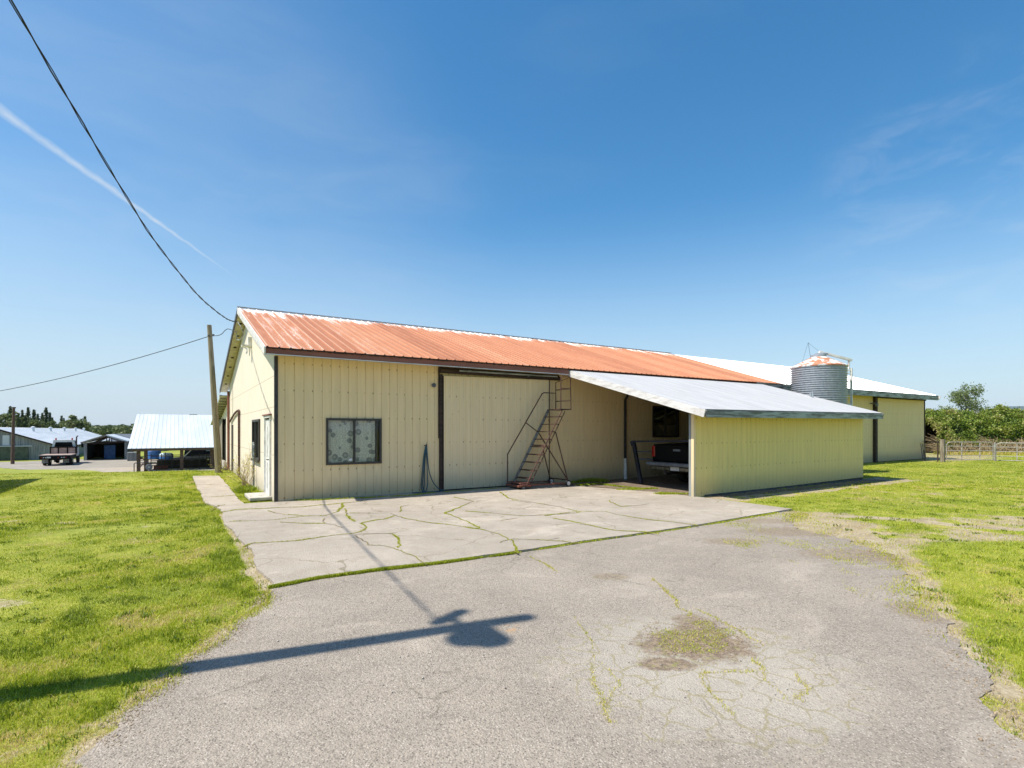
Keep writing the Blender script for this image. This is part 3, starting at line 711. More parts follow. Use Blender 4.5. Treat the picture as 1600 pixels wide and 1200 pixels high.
W = [line_tufts(rough_line(edgeL, .05, .05, 4), 2200, .06, .010, .04, .012, .42, 73, 1.2, .62), line_tufts(rough_line(edgeR, .05, .09, 6), 1500, .12, .008, .035, .012, .42, 74, 1.2, .62)]
W += [line_tufts(rough_line([gz(*p) for p in l], .05, .05, 80 + i), 650, .014, .005, .018, .014, .30, 75 + i, 1.3, .74) for i, l in enumerate([
  [(905,965),(920,1010),(935,1050),(950,1100),(955,1133)],[(935,1035),(970,1075),(975,1105)],[(1020,905),(1050,945),(1075,965)],[(1095,950),(1160,990),(1220,1030),(1250,1070),(1255,1100)],
  [(1080,1040),(1110,1085),(1150,1120)],[(1180,1030),(1200,1060),(1230,1100)],[(980,985),(1010,965)],[(880,900),(830,870)],[(1100,1060),(1180,1050)]])]
n = 3600; t = rng.uniform(0, 2 * np.pi, n); r = np.sqrt(rng.uniform(0, 1, n))
pat = np.stack([PATCHC[0] + .12 + r * np.cos(t) * .42, PATCHC[1] + .10 + r * np.sin(t) * .30], 1)
ok = pip(pat[:, 0], pat[:, 1], pp) & (fnoise(pat[:, 0], pat[:, 1], 9, 90) > .45); pat = pat[ok]; n = len(pat)
W.append((pat, rng.uniform(.004, .016, n), np.full(n, .0040), np.clip(rng.normal(.62, .15, n), 0, 1), np.full(n, .018)))
zp = [gz(*p) for p in [(1120, 815), (1245, 800), (1400, 862), (1440, 945), (1375, 950), (1240, 880), (1130, 850)]]
Q_, dq = lawn_points(90000, .38, .80, 4.0, 11.5); kq = pip(Q_[:, 0], Q_[:, 1], zp) & (fbm(Q_[:, 0], Q_[:, 1], 1.6, 91) * .75 + rng.uniform(0, .35, len(Q_)) > .72); Q_, dq = Q_[kq], dq[kq]; n = len(Q_)
W.append((Q_, rng.uniform(.008, .028, n), .0042 * (dq / 4) ** .8, np.clip(rng.normal(.62, .18, n), 0, 1), np.full(n, .010)))
q = merge(W); tag(blades('asphalt_weeds', q[0], q[1], q[2], q[3], zoff=q[4]), 'sparse weeds and moss in the broken asphalt and along its edges', 'weeds', kind='stuff')
# green strips at the mouth of the carport and along the wall base
W = [line_tufts(rough_line([gz(*p) for p in l], .05, .04, 95 + i), pm, sp, .02, hh, .034, .1, 96 + i, 1.4, .42) for i, (l, pm, sp, hh) in enumerate([
  ([(905,760),(935,758),(965,762),(1000,766)],3000,.05,.06),([(965,767),(1025,765)],3000,.05,.05),([(1030,774),(1080,774)],3500,.05,.06),
  ([(893,757),(925,753),(945,754)],3000,.06,.14),([(455,785),(560,781),(640,777),(680,772)],900,.03,.05),([(690,771),(790,764)],400,.02,.04)])]
q = merge(W); tag(blades('wall_weeds', q[0], q[1], q[2], q[3], zoff=q[4]), 'strips of grass along the foot of the barn wall and carport mouth', 'weeds', kind='stuff')
# broad-leaved weeds in the lawn
RP, RL = [], []
for i in range(420):
    q_, d_ = lawn_points(1, *((-1.0, -.4) if i % 3 else (.45, 1.0)), 2.6, 13)
    x_, y_ = q_[0]
    if any(pip(np.array([x_]), np.array([y_]), c)[0] for c in CLEAR): continue
    k = rng.integers(14, 34); r_ = rng.uniform(.02, .07)
    RP.append(q_[0] + rng.normal(0, r_, (k, 2))); RL.append(np.full(k, d_[0]))
RP = np.concatenate(RP); RL = np.concatenate(RL); k = len(RP)
o = blades('lawn_weeds', RP, rng.uniform(.02, .05, k), .009 * (RL / 4) ** .5, np.clip(rng.normal(.10, .10, k), 0, 1), curl=1.1); tag(o, 'dark broad-leaved weeds dotted through the lawns', 'weeds', kind='stuff')
# loose stones and crumbs
n = 2600; P, d = lawn_points(n, -.6, .95, 3.0, 13); keep = pip(P[:, 0], P[:, 1], drive); P = P[keep]; n = len(P)
oct_v = np.array([(1, 0, 0), (-1, 0, 0), (0, 1, 0), (0, -1, 0), (0, 0, .8), (0, 0, -.3)]); oct_f = np.array([(0, 2, 4), (2, 1, 4), (1, 3, 4), (3, 0, 4), (2, 0, 5), (1, 2, 5), (3, 1, 5), (0, 3, 5)])
s = rng.lognormal(-5.75, .42, n); V = oct_v[None] * s[:, None, None] * rng.uniform(.6, 1.3, (n, 6, 1)); V[:, :, 0] += P[:, 0:1]; V[:, :, 1] += P[:, 1:2]; V[:, :, 2] += .016
def crumbs(name, P, size, mat, label, z=.010):
    n = len(P); s = rng.lognormal(math.log(size), .45, n); V = oct_v[None] * s[:, None, None] * rng.uniform(.6, 1.3, (n, 6, 1)); V[:, :, 0] += P[:, 0:1]; V[:, :, 1] += P[:, 1:2]; V[:, :, 2] += z
    o = tri_object(name, V.reshape(-1, 3), (np.arange(n)[:, None, None] * 6 + oct_f[None]).reshape(-1, 3), mat); tag(o, label, 'soil', kind='stuff')
PL = []
for ln, sp_, per in ((edgeL, .07, 900), (edgeR, .13, 1000)):
    for p_, q_ in zip(ln, ln[1:]):
        k = int(math.dist(p_, q_) * per * min(1, 5 / max(2, math.dist(p_, CAM[:2]))) ); t_ = rng.uniform(0, 1, (k, 1)); X_ = np.array(p_) + (np.array(q_) - np.array(p_)) * t_ + rng.normal(0, sp_, (k, 2))
        PL.append(X_[fbm(X_[:, 0], X_[:, 1], 4, 77) > .42])
crumbs('soil_crumbs', np.concatenate(PL), .0036, 'crumb_soil', 'soil crumbs and grit spilling over the asphalt edges', .011)
t_ = rng.uniform(0, 6.283, 2600); r_ = rng.uniform(0, 1, 2600) ** .7; PC = np.stack([PATCHC[0] + .1 + r_ * np.cos(t_) * .5, PATCHC[1] + .08 + r_ * np.sin(t_) * .42], 1)
crumbs('soil_crumbs', PC[fbm(PC[:, 0], PC[:, 1], 6, 78) > .4], .0034, 'crumb_soil', 'loose soil crumbs in the weedy hollow of the asphalt', .012)
o = tri_object('loose_stones', V.reshape(-1, 3), (np.arange(n)[:, None, None] * 6 + oct_f[None]).reshape(-1, 3), 'grit'); tag(o, 'tiny loose stones and crumbs scattered on the asphalt', 'stones', kind='stuff')
#@@PART2
# ------------------------------------------------------------------ siding walls
def siding(name, parent, O, U, Nn, u0, u1, z0, tops, mat, openings=(), step=.2, gw=.014, gd=.009, phase=0.0, label=None):
    """grooved board wall; O origin, U run, Nn outward; tops = [(u, z)...]; openings = [(ua, ub, za, zb)]"""
    br = {u0, u1}
    k0 = math.ceil((u0 - phase) / step); g = []
    while phase + k0 * step < u1 - .01:
        c = phase + k0 * step; k0 += 1
        if c - gw / 2 > u0 + .01 and c + gw / 2 < u1 - .01: g.append(c); br |= {c - gw / 2, c, c + gw / 2}
    for a, b, _, _ in openings: br |= {a, b}
    for u, _ in tops:
        if u0 < u < u1: br.add(u)
    br = sorted(br); gs = set(g); mb = MB()
    def top(u):
        for (a, za), (b, zb) in zip(tops, tops[1:]):
            if a <= u <= b: return za + (zb - za) * (u - a) / (b - a)
        return tops[-1][1] if u > tops[-1][0] else tops[0][1]
    def P(u, z):
        d = -gd if u in gs else 0
        return (O[0] + U[0] * u + Nn[0] * d, O[1] + U[1] * u + Nn[1] * d, z)
    bz = z0 if callable(z0) else (lambda u: z0)
    for a, b in zip(br, br[1:]):
        cuts = sorted((za, zb) for oa, ob, za, zb in openings if oa <= (a + b) / 2 <= ob); z = None
        segs = []; lo = ('b',)
        cur = None
        for za, zb in cuts: segs.append((cur, za)); cur = zb
        segs.append((cur, None))
        for l, h in segs:
            la, lb = (bz(a), bz(b)) if l is None else (l, l); ha, hb = (top(a), top(b)) if h is None else (h, h)
            if ha - la < 1e-3 and hb - lb < 1e-3: continue
            mb.quad(P(a, la), P(b, lb), P(b, hb), P(a, ha))
    return part(name, mb, mat, parent, label=label)
def window_y(parent, x0, x1, z0, z1, y, curtain=True, label=None, gl='glass'):      # window in a wall facing -y
    fr = MB(); t = .05
    for a in ((x0, x1, z0, z0 + t), (x0, x1, z1 - t, z1), (x0, x0 + t, z0 + t, z1 - t), (x1 - t, x1, z0 + t, z1 - t)): fr.box(a[0], a[1], y - .035, y + .08, a[2], a[3])
    xm = (x0 + x1) / 2
    fr.box(xm - .02, xm + .025, y - .012, y + .05, z0 + t, z1 - t)
    fr.box(x1 - t - .085, x1 - t - .06, y - .008, y + .03, z0 + t, z1 - t)
    f = part('window', fr, 'window_metal', parent, label=label)
    part('pane', MB().box(x0 + t, x1 - t, y + .012, y + .016, z0 + t, z1 - t), gl, f)
    if curtain:
        c = MB(); k = 60; xa, xb = x0 + t + .004, x1 - t - .08
        for i in range(k):
            u0_, u1_ = xa + (xb - xa) * i / k, xa + (xb - xa) * (i + 1) / k
            d0, d1 = y + .085 + .012 * math.sin(i * .9), y + .085 + .012 * math.sin((i + 1) * .9)
            c.quad((u0_, d0, z0 + t), (u1_, d1, z0 + t), (u1_, d1, z1 - t), (u0_, d0, z1 - t))
        part('curtain', c, 'curtain_print', f)
        s = MB(); q = [(xm - .09 + .045 * math.cos(a), z0 + t + .06 + .032 * math.sin(a)) for a in np.linspace(0, 2 * math.pi, 17)[:-1]]
        s.quad(*[(a, y + .0095, b) for a, b in q]); part('sticker', s, 'sticker', f)
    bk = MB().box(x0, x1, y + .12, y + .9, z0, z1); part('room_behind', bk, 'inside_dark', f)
    return f
def ribbed_roof(name, parent, x0, x1, prof, mat, tilt=0.0, step=.3, h=.022, w_=.05, phase=0.0, thick=.03, skew=None, wave=False):
    """sheet running along x; prof [(y, z)...]; ribs run down the slope"""
    us = [x0]; k = math.ceil((x0 - phase) / step)
    if wave:
        n = int((x1 - x0) / (step / 4)); us = [(x0 + (x1 - x0) * i / n, h / 2 * math.sin(2 * math.pi * i / 4)) for i in range(n + 1)]
    else:
        us = [(x0, 0)]
        while phase + k * step < x1 - w_:
            c = phase + k * step; k += 1
            if c - w_ / 2 <= x0 + .005: continue
            us += [(c - w_ / 2, 0), (c - w_ / 4, h), (c + w_ / 4, h), (c + w_ / 2, 0)]
        us.append((x1, 0))
    mb = MB(); m = len(prof)
    for u, hh in us:
        for i, (y, z) in enumerate(prof):
            X, Y, Z = (u, y, z) if skew is None else skew(u, y, z)
            mb.v.append((X, Y, Z + tilt * u + hh))
    n1 = len(mb.v)
    for u, hh in ((x0, 0), (x1, 0)):
        for y, z in prof:
            X, Y, Z = (u, y, z) if skew is None else skew(u, y, z)
            mb.v.append((X, Y, Z + tilt * u - thick))
    for i in range(len(us) - 1):
        for j in range(m - 1): mb.f.append((i * m + j, (i + 1) * m + j, (i + 1) * m + j + 1, i * m + j + 1))
    for j in range(m - 1): mb.f.append((n1 + j, n1 + j + 1, n1 + m + j + 1, n1 + m + j))
    e = (len(us) - 1) * m
    for j in range(m - 1):
        mb.f.append((j, j + 1, n1 + j + 1, n1 + j)); mb.f.append((e + j, n1 + m + j, n1 + m + j + 1, e + j + 1))
    me = bpy.data.meshes.new(name); me.from_pydata(mb.v, [], mb.f); me.update(); me.materials.append(MATS[mat])
    o = bpy.data.objects.new(name, me); COL.objects.link(o); attach(o, parent); return o

TK = .0065
# ================= main barn
barn = thing('barn', (0, 0, 0), 'long cream barn with rusty orange metal roof and big sliding door', 'barn')
W1 = (1.08, 2.39, .80, 1.89); W2 = (11.84, 13.16, 1.37, 2.44)
siding('front_wall', barn, (0, 0), (1, 0), (0, -1), 0, 18.72, .03, [(0, 3.27), (18.72, 3.27 + TK * 18.72)], 'cream_siding', [W1, W2])
siding('gable_wall', barn, (0, 0), (0, 1), (-1, 0), 0, 11.7, lambda u: .02 + min(0, float(height(-.2, u))) * (u > 9), [(0, 3.28), (5.2, 5.12), (11.7, 3.42)], 'gable_siding',
       [(.55, 1.45, .09, 1.90), (2.42, 3.84, .82, 1.90), (10.0, 10.9, .02, 1.82)])
b = MB(); b.quad((0, 11.7, -.3), (18.7, 11.7, -.3), (18.7, 11.7, 3.5), (0, 11.7, 3.42)); b.quad((18.7, 0, 0), (18.7, 11.7, 0), (18.7, 11.7, 3.5), (18.7, 5.2, 5.2), (18.7, 0, 3.38))
part('back_wall', b, 'olive_siding', barn)
ribbed_roof('roof', barn, -.27, 18.77, [(-.55, 3.355), (5.2, 5.285), (12.75, 3.34)], 'rusty_roof', TK, .2286, .022, .045, .0)
part('ridge_cap', MB().bar((-.29, 5.2, 5.315), (18.8, 5.2, 5.315 + TK * 19), .09, .02), 'ridge_metal', barn)
# torn dark edge under the sheets and the brown eave board
part('eave_board', MB().quad((-.255, -.52, 3.325), (7.8, -.52, 3.375), (7.8, -.52, 3.225), (-.255, -.52, 3.20)).quad((-.255, -.52, 3.20), (7.8, -.52, 3.225), (7.8, -.47, 3.225), (-.255, -.47, 3.20)).quad((-.255, -.47, 3.20), (7.8, -.47, 3.225), (7.8, -.47, 3.375), (-.255, -.47, 3.325)).quad((7.8, -.52, 3.225), (7.8, -.47, 3.225), (7.8, -.47, 3.375), (7.8, -.52, 3.375)).quad((-.255, -.52, 3.325), (-.255, -.47, 3.325), (-.255, -.47, 3.2), (-.255, -.52, 3.2)), 'brown_trim', barn)
ds = MB(); random.seed(3); prev = None
for i in range(161):
    x = -.25 + i * .05; z = 3.352 + TK * x; zb = z - (.012 if math.sin(i * 1.7) + math.sin(i * .37) > .2 else .03) - random.uniform(0, .012)
    ds.v += [(x, -.535, z), (x, -.535, zb)]
    if i: q = 2 * i; ds.f.append((q - 2, q, q + 1, q - 1))
part('roof_edge_strip', ds, 'dark_timber', barn)
part('eave_board', MB().quad((17.0, -.53, 3.48), (18.74, -.53, 3.49), (18.74, -.53, 3.29), (17.0, -.53, 3.27)), 'grey_fascia', barn, label='weathered grey boards at the end of the orange roof')
part('drip_edge', MB().quad((-.25, -.524, 3.218), (7.8, -.524, 3.243), (7.8, -.524, 3.222), (-.25, -.524, 3.197)), 'rake_white', barn)
part('soffit', MB().quad((0, -.46, 3.235), (18.7, -.46, 3.24 + TK * 18.7), (18.7, -.012, 3.262 + TK * 18.7), (0, -.012, 3.262)), 'beige_soffit', barn)
# rake boards of the gable
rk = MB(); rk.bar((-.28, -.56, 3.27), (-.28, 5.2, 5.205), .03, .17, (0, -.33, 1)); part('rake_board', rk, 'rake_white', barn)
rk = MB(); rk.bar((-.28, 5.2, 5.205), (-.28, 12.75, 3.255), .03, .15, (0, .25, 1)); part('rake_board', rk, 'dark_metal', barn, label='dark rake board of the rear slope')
sf = MB(); sf.quad((-.26, .0, 3.29), (-.005, .0, 3.29), (-.005, 5.2, 5.15), (-.26, 5.2, 5.15)); sf.quad((-.26, 5.2, 5.15), (-.005, 5.2, 5.15), (-.005, 12.7, 3.22), (-.26, 12.7, 3.22))
so = part('soffit', sf, 'beige_soffit', barn)
for i in range(7):
    y = 5.9 + i * .95; z = 5.15 - (y - 5.2) * .2573
    part('soffit_vent', MB().box(-.17, -.09, y, y + .10, z - .034, z - .004), 'blackish', so)
part('corner_trim', MB().box(-.018, .055, -.018, -.002, .03, 3.24).box(-.018, -.002, -.002, .05, .03, 3.24), 'dark_metal', barn)
part('foundation', MB().box(.01, 18.7, .004, .1, -.05, .035), 'foundation', barn)
window_y(barn, W1[0], W1[1], W1[2], W1[3], 0, True, 'window with flower print curtain')
window_y(barn, W2[0], W2[1], W2[2], W2[3], 0, False)
part('pale_panel_or_reflection', MB().box(W2[0] + .06, W2[1] - .06, .05, .058, W2[2] + .05, 1.80), 'beige_soffit', [o_ for o_ in barn.children if o_.name.startswith('window')][-1])  # added beige panel, imitates a pale reflection in the lower half of the glass
# gable window, entry door, pipes, light
f = MB(); y0, y1, z0, z1 = 2.42, 3.84, .82, 1.90; t = .06
for a in ((y0, y1, z0, z0 + t), (y0, y1, z1 - t, z1), (y0, y0 + t, z0 + t, z1 - t), (y1 - t, y1, z0 + t, z1 - t), (3.10, 3.15, z0 + t, z1 - t)): f.box(-.045, .08, a[0], a[1], a[2], a[3])
f.box(-.07, -.045, y0 - .03, y1 + .03, z0 - .05, z0 + .01)
gw = part('window', f, 'window_metal', barn); part('pane', MB().box(.03, .035, y0 + t, y1 - t, z0 + t, z1 - t), 'glass', gw)
part('pale_panel_or_reflection', MB().box(.055, .065, y0 + .05, 3.3, z0 + .03, z1 - .03), 'white_paint', gw); part('room_behind', MB().box(.1, .9, y0, y1, z0, z1), 'inside_dark', gw)
d = MB().box(-.012, .03, .60, 1.40, .10, 1.86)
for a, b_ in ((.25, .85), (1.0, 1.7)):
    for c, e in ((.68, .95), (1.05, 1.32)): d.box(-.02, -.012, c, e, a, b_)
ed = part('entry_door', d, 'white_paint', barn); part('handle', MB().tube([(-.02, .68, .93), (-.07, .68, .93), (-.07, .77, .93)], .012), 'dark_metal', ed)
part('door_frame', MB().box(-.04, .02, .55, .60, .09, 1.90).box(-.04, .02, 1.40, 1.45, .09, 1.90).box(-.05, .02, .5, 1.5, 1.90, 1.95), 'white_paint', barn)
part('door_hood', MB().box(-.07, -.0, .46, 1.56, 1.955, 1.985), 'brown_trim', barn)
part('downpipe', MB().tube([(-.05, 11.62, 3.2), (-.05, 11.62, 2.4), (-.05, 11.6, .0)], .045), 'brown_trim', barn)
part('wall_pipe', MB().tube([(-.05, 10.95, 1.95)] + [(-.05, 10.9 - 3.45 * t, 1.95 + .34 * math.sin(t * math.pi * .5)) for t in np.linspace(0, 1, 9)] + [(-.05, 7.38, 2.25), (-.05, 7.35, 2.15), (-.05, 7.35, .02)], .035), 'rust_tube', barn)
part('wall_pipe', MB().tube([(-.06, 3.5, 1.22), (-.06, 3.35, 1.27), (-.06, 3.28, 1.2), (-.06, 3.28, .0)], .025), 'grey_fascia', barn, label='short bent grey conduit')
part('side_door', MB().box(.02, .05, 10.0, 10.9, .02, 1.82), 'dark_timber', barn)
lt = MB().box(-.10, -.0, 4.18, 4.34, 3.98, 4.28).box(-.26, -.10, 4.14, 4.38, 4.00, 4.05).tube([(-.05, 4.26, 4.0), (-.06, 4.26, 3.75)], .012)
part('flood_light', lt, 'white_paint', barn)
part('alarm_bell', MB().wheel((3.76, -.05, 2.77), .055, .06, 'y', 20).wheel((3.76, -.09, 2.77), .022, .03, 'y', 12), 'grey_plastic', barn)
# sliding door with track
siding('sliding_door', barn, (0, -.095), (1, 0), (0, -1), 4.02, 7.40, .07, [(4.02, 3.02), (7.40, 3.085)], 'cream_door', phase=.06)
part('door_edge', MB().box(7.40, 7.43, -.10, -.03, .07, 3.085).box(4.005, 4.018, -.10, -.03, .07, 3.02).box(4.02, 7.40, -.088, -.03, .045, .068), 'dark_timber', barn)
part('door_jamb', MB().box(3.925, 4.0, -.07, -.004, .02, 3.06).box(3.90, 3.925, -.05, -.004, 1.4, 3.20), 'dark_timber', barn)
part('door_header', MB().box(3.90, 7.80, -.085, -.004, 3.10, 3.25).box(3.92, 7.80, -.13, -.085, 3.09, 3.19), 'dark_timber', barn)
part('door_track', MB().tube([(4.4, -.24, 3.165), (7.6, -.24, 3.185)], .022).box(4.7, 4.74, -.25, -.13, 3.15, 3.20).box(6.6, 6.64, -.25, -.13, 3.15, 3.20), 'grey_fascia', barn)
# drain pipe beside the carport
dp = part('drain_pipe', MB().tube([(10.5, -.2, 2.75), (10.5, -.08, 2.6), (10.5, -.08, .68)], .042, 10), 'black_rubber', barn)
part('lower_pipe', MB().tube([(10.5, -.08, .70), (10.5, -.09, -.0)], .056, 12), 'white_paint', dp)
# rear lean-to down the slope
rl = MB(); zg = lambda y: float(height(-.5, y)) - .1
n = 12; Y = [11.7 + 6.9 * i / n for i in range(n + 1)]; tz = lambda y: 2.93 - (y - 11.7) * .153
for a, b_ in zip(Y, Y[1:]):
    zb = 1.95 - .0 * a
    if 13.6 < (a + b_) / 2 < 16.9: rl.quad((0, a, 2.12), (0, b_, 2.12), (0, b_, tz(b_)), (0, a, tz(a)))
    else: rl.quad((0, a, zg(a)), (0, b_, zg(b_)), (0, b_, tz(b_)), (0, a, tz(a)))
rl.quad((0, 18.6, zg(18.6)), (18, 18.6, zg(18.6)), (18, 18.6, tz(18.6)), (0, 18.6, tz(18.6)))
part('rear_wall', rl, 'gable_siding', barn)
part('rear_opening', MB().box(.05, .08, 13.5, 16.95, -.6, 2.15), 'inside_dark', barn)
part('rear_door', MB().box(-.06, -.02, 14.9, 16.9, zg(15.5), 2.15), 'weathered_wood', barn)
ribbed_roof('rear_roof', barn, -.34, 18, [(11.72, 3.03), (18.9, 1.92)], 'white_roof', 0, .3)
for i in range(12):
    y = 12.0 + i * .58; z = 2.93 - (y - 11.7) * .153
    part('purlin', MB().box(-.32, .6, y, y + .09, z - .01, z + .045), 'weathered_wood', barn)
part('fascia', MB().box(-.37, -.342, 11.7, 11.9, 2.9, 3.06), 'white_paint', barn)

# ================= white-roofed rear barn
wb = thing('barn', (18.8, 0, 0), 'white-roofed barn section beyond the silo with a tall sliding door', 'barn')
siding('front_wall', wb, (0, 0), (1, 0), (0, -1), 18.74, 33.55, -.02, [(18.74, 3.36), (33.55, 3.44)], 'olive_siding')
b = MB(); b.quad((33.55, 0, -.1), (33.55, 11.2, -.1), (33.55, 11.2, 3.4), (33.55, 5.6, 5.42), (33.55, 0, 3.44)); b.quad((18.74, 11.2, -.1), (33.55, 11.2, -.1), (33.55, 11.2, 3.4), (18.74, 11.2, 3.4))
part('back_wall', b, 'olive_siding', wb)
ribbed_roof('roof', wb, 18.70, 34.05, [(-.55, 3.372), (5.6, 5.36), (11.8, 3.37)], 'white_roof', .0053, .3, .022, .05, .1)
part('fascia', MB().quad((18.72, -.57, 3.43), (34.0, -.57, 3.52), (34.0, -.57, 3.29), (18.72, -.57, 3.22)).quad((18.72, -.53, 3.43), (34.0, -.53, 3.52), (34.0, -.53, 3.29), (18.72, -.53, 3.22)).quad((18.72, -.57, 3.22), (34.0, -.57, 3.29), (34.0, -.53, 3.29), (18.72, -.53, 3.22)), 'grey_fascia', wb)
part('rake_board', MB().bar((34.06, -.62, 3.42), (34.06, 5.6, 5.44), .04, .2, (0, -.33, 1)), 'rake_white', wb)
part('soffit', MB().quad((18.75, -.52, 3.26), (33.9, -.52, 3.33), (33.9, -.005, 3.35), (18.75, -.005, 3.28)), 'dark_timber', wb)
siding('sliding_door', wb, (0, -.09), (1, 0), (0, -1), 27.86, 33.45, .05, [(27.86, 3.24), (33.45, 3.27)], 'olive_siding', phase=.1)
part('door_jamb', MB().box(27.64, 27.86, -.13, -.004, -.02, 3.30), 'dark_timber', wb)
part('door_header', MB().box(27.86, 33.6, -.15, -.004, 3.27, 3.33), 'dark_timber', wb)
part('corner_trim', MB().box(33.50, 33.57, -.105, -.002, -.02, 3.3), 'dark_timber', wb)
part('foundation', MB().box(18.8, 33.54, -.02, -.004, -.12, .02), 'foundation', wb)
part('wall_lamp', MB().tube([(27.35, -.0, 2.95), (27.35, -.25, 2.98), (27.3, -.32, 2.90)], .03).wheel((27.25, -.34, 2.88), .08, .1, 'y', 14), 'grey_plastic', wb)

# ================= carport (lean-to)
cp = thing('carport', (8.5, -4.3, 0), 'yellow lean-to carport with pale metal roof attached to the barn front', 'carport')
TL, TR, EL, ER = Vector((7.86, -.46, 3.372)), Vector((17.35, -.46, 3.42)), Vector((8.17, -4.93, 2.085)), Vector((17.38, -4.65, 2.165))
def lean(u, y, z):                                     # u 0..9.3 along, y 0..1 down the slope
    t = u / 9.3; p = (TL * (1 - t) + TR * t) * (1 - y) + (EL * (1 - t) + ER * t) * y
    return p.x, p.y, p.z
o = ribbed_roof('roof', cp, 0, 9.3, [(0, 0), (1, 0)], 'lean_roof', 0, .076, .010, .05, 0, .02, skew=lean, wave=True)
part('rake_board', MB().bar(TL + Vector((-.02, 0, -.095)), EL + Vector((-.02, -.01, -.10)), .035, .17), 'rake_white', cp)
part('rake_board', MB().bar(TR + Vector((.02, 0, -.09)), ER + Vector((.02, -.02, -.10)), .04, .18), 'weathered_wood', cp)
part('fascia', MB().bar(EL + Vector((.02, -.02, -.105)), ER + Vector((-.02, -.02, -.105)), .035, .165), 'grey_fascia', cp)
wa, wz = Vector((8.56, -4.36, 0)), Vector((17.02, -4.25, 0)); wl = (wz - wa).length; wu = (wz - wa) / wl
siding('side_wall', cp, (wa.x, wa.y), (wu.x, wu.y), (wu.y, -wu.x), .0, wl, lambda u: .0 + .035 * min(u, 1) + .05 * u / wl, [(0, 1.98), (wl, 2.05)], 'yellow_siding', phase=.1)
part('side_wall', MB().quad((17.0, -4.24, .03), (17.0, -.03, .03), (17.0, -.03, 3.24), (17.0, -4.24, 2.06)), 'olive_siding', cp, label='far end wall of the carport')
part('post', MB().box(8.50, 8.62, -4.352, -4.22, .0, 2.0), 'grey_boards', cp)
part('corner_board', MB().box(8.485, 8.50, -4.36, -4.30, .0, 1.99).box(8.485, 8.56, -4.375, -4.36, .0, 1.99), 'cream_door', cp)
part('foundation', MB().bar((8.9, -4.33, -.01), (17.0, -4.22, -.01), .06, .13), 'foundation', cp)
rf = MB()
for i in range(13):
    t = .02 + i * .08; p = TL * (1 - t) + TR * t; q_ = EL * (1 - t) + ER * t; rf.bar(p + Vector((0, 0, -.09)), q_ + Vector((0, .1, -.10)), .05, .12)
part('rafters', rf, 'dark_timber', cp)
part('beam', MB().bar((8.6, -4.25, 2.0), (17.0, -4.15, 2.04), .08, .14), 'dark_timber', cp)

# ================= things at the barn
o = part('doorstep', MB().bevbox(-.46, .0, .42, 1.5, .03, .105, .012), 'step_concrete'); tag(o, 'small concrete doorstep below the white gable door', 'doorstep')
hs = MB()
def loop(cx, z1, z0, w0, y, k=18):
    pts = []
    for i in range(k + 1):
        t = i / k; a = math.pi * t
        pts.append((cx + w0 * math.cos(a + math.pi) * (1.0 if t else 1), y, z0 + (z1 - z0) * abs(math.cos(a)) ** .8))
    return pts
hp = []
for (dx0, dx1, zb, y) in ((-.115, -.03, .05, -.07), (-.085, .045, .06, -.09)):
    hp += [(3.52, y, 1.20), (3.52 + dx0 * .45, y - .01, .95), (3.52 + dx0 * .8, y, .5), (3.52 + dx0, y, zb + .12), (3.52 + (dx0 + dx1) / 2, y - .02, zb), (3.52 + dx1 * 1.1, y, zb + .18), (3.52 + dx1 * .9, y, .55), (3.525 + dx1 * .3, y, .95), (3.525, y, 1.20)]
hp += [(3.54, -.1, 1.2), (3.555, -.12, .9), (3.60, -.12, .55), (3.70, -.14, .28), (3.84, -.16, .12), (3.98, -.2, .06), (3.92, -.26, .055), (3.5, -.24, .055), (3.1, -.20, .055)]
def smoothpts(P, n=4):
    P = [Vector(p) for p in P]; out = []
    for i in range(len(P) - 1):
        p0, p1, p2, p3 = P[max(i - 1, 0)], P[i], P[i + 1], P[min(i + 2, len(P) - 1)]
        for j in range(n):
            t = j / n; out.append(.5 * ((2 * p1) + (p2 - p0) * t + (2 * p0 - 5 * p1 + 4 * p2 - p3) * t * t + (3 * p1 - p0 - 3 * p2 + p3) * t ** 3))
    return out + [P[-1]]
hose = thing('garden_hose', (3.52, -.08, 1.19), 'dark blue garden hose hanging in loops left of the sliding door', 'hose')
part('coil', MB().tube(smoothpts(hp), .013, 7), 'hose_rubber', hose, True); part('hook', MB().tube([(3.52, -.0, 1.22), (3.52, -.12, 1.21), (3.52, -.15, 1.27)], .012), 'dark_metal', hose)

# rolling ladder
rld = thing('rolling_ladder', (6.6, -.6, .03), 'rusty brown rolling warehouse ladder in front of the sliding door', 'ladder')
FY, NY = -.30, -.95; r = .017
sb, st_ = Vector((6.0, 0, .10)), Vector((7.24, 0, 2.20)); sdir = st_ - sb
def Yp(v, y): return Vector((v.x, y, v.z))
part('stringer', MB().bar(Yp(sb, FY), Yp(st_, FY), .02, .12, (0, 1, 0)).tube([Yp(sb, FY), Yp(st_, FY)], r), 'grey_stringer', rld)
part('stringer', MB().tube([Yp(sb + Vector((.0, 0, 0)), NY), Yp(st_, NY)], r).tube([Yp(sb + Vector((.13, 0, .0)), NY + .02), Yp(st_ + Vector((.10, 0, -.06)), NY + .02)], r * .8), 'rust_tube', rld)
for i in range(9):
    p = sb + sdir * ((i + 1) / 10.0)
    part('tread', MB().box(p.x - .03, p.x + .13, NY + .01, FY - .01, p.z - .012, p.z + .012), 'rust_tube', rld)
part('platform', MB().box(7.18, 7.56, NY, FY, 2.185, 2.21), 'rust_tube', rld)
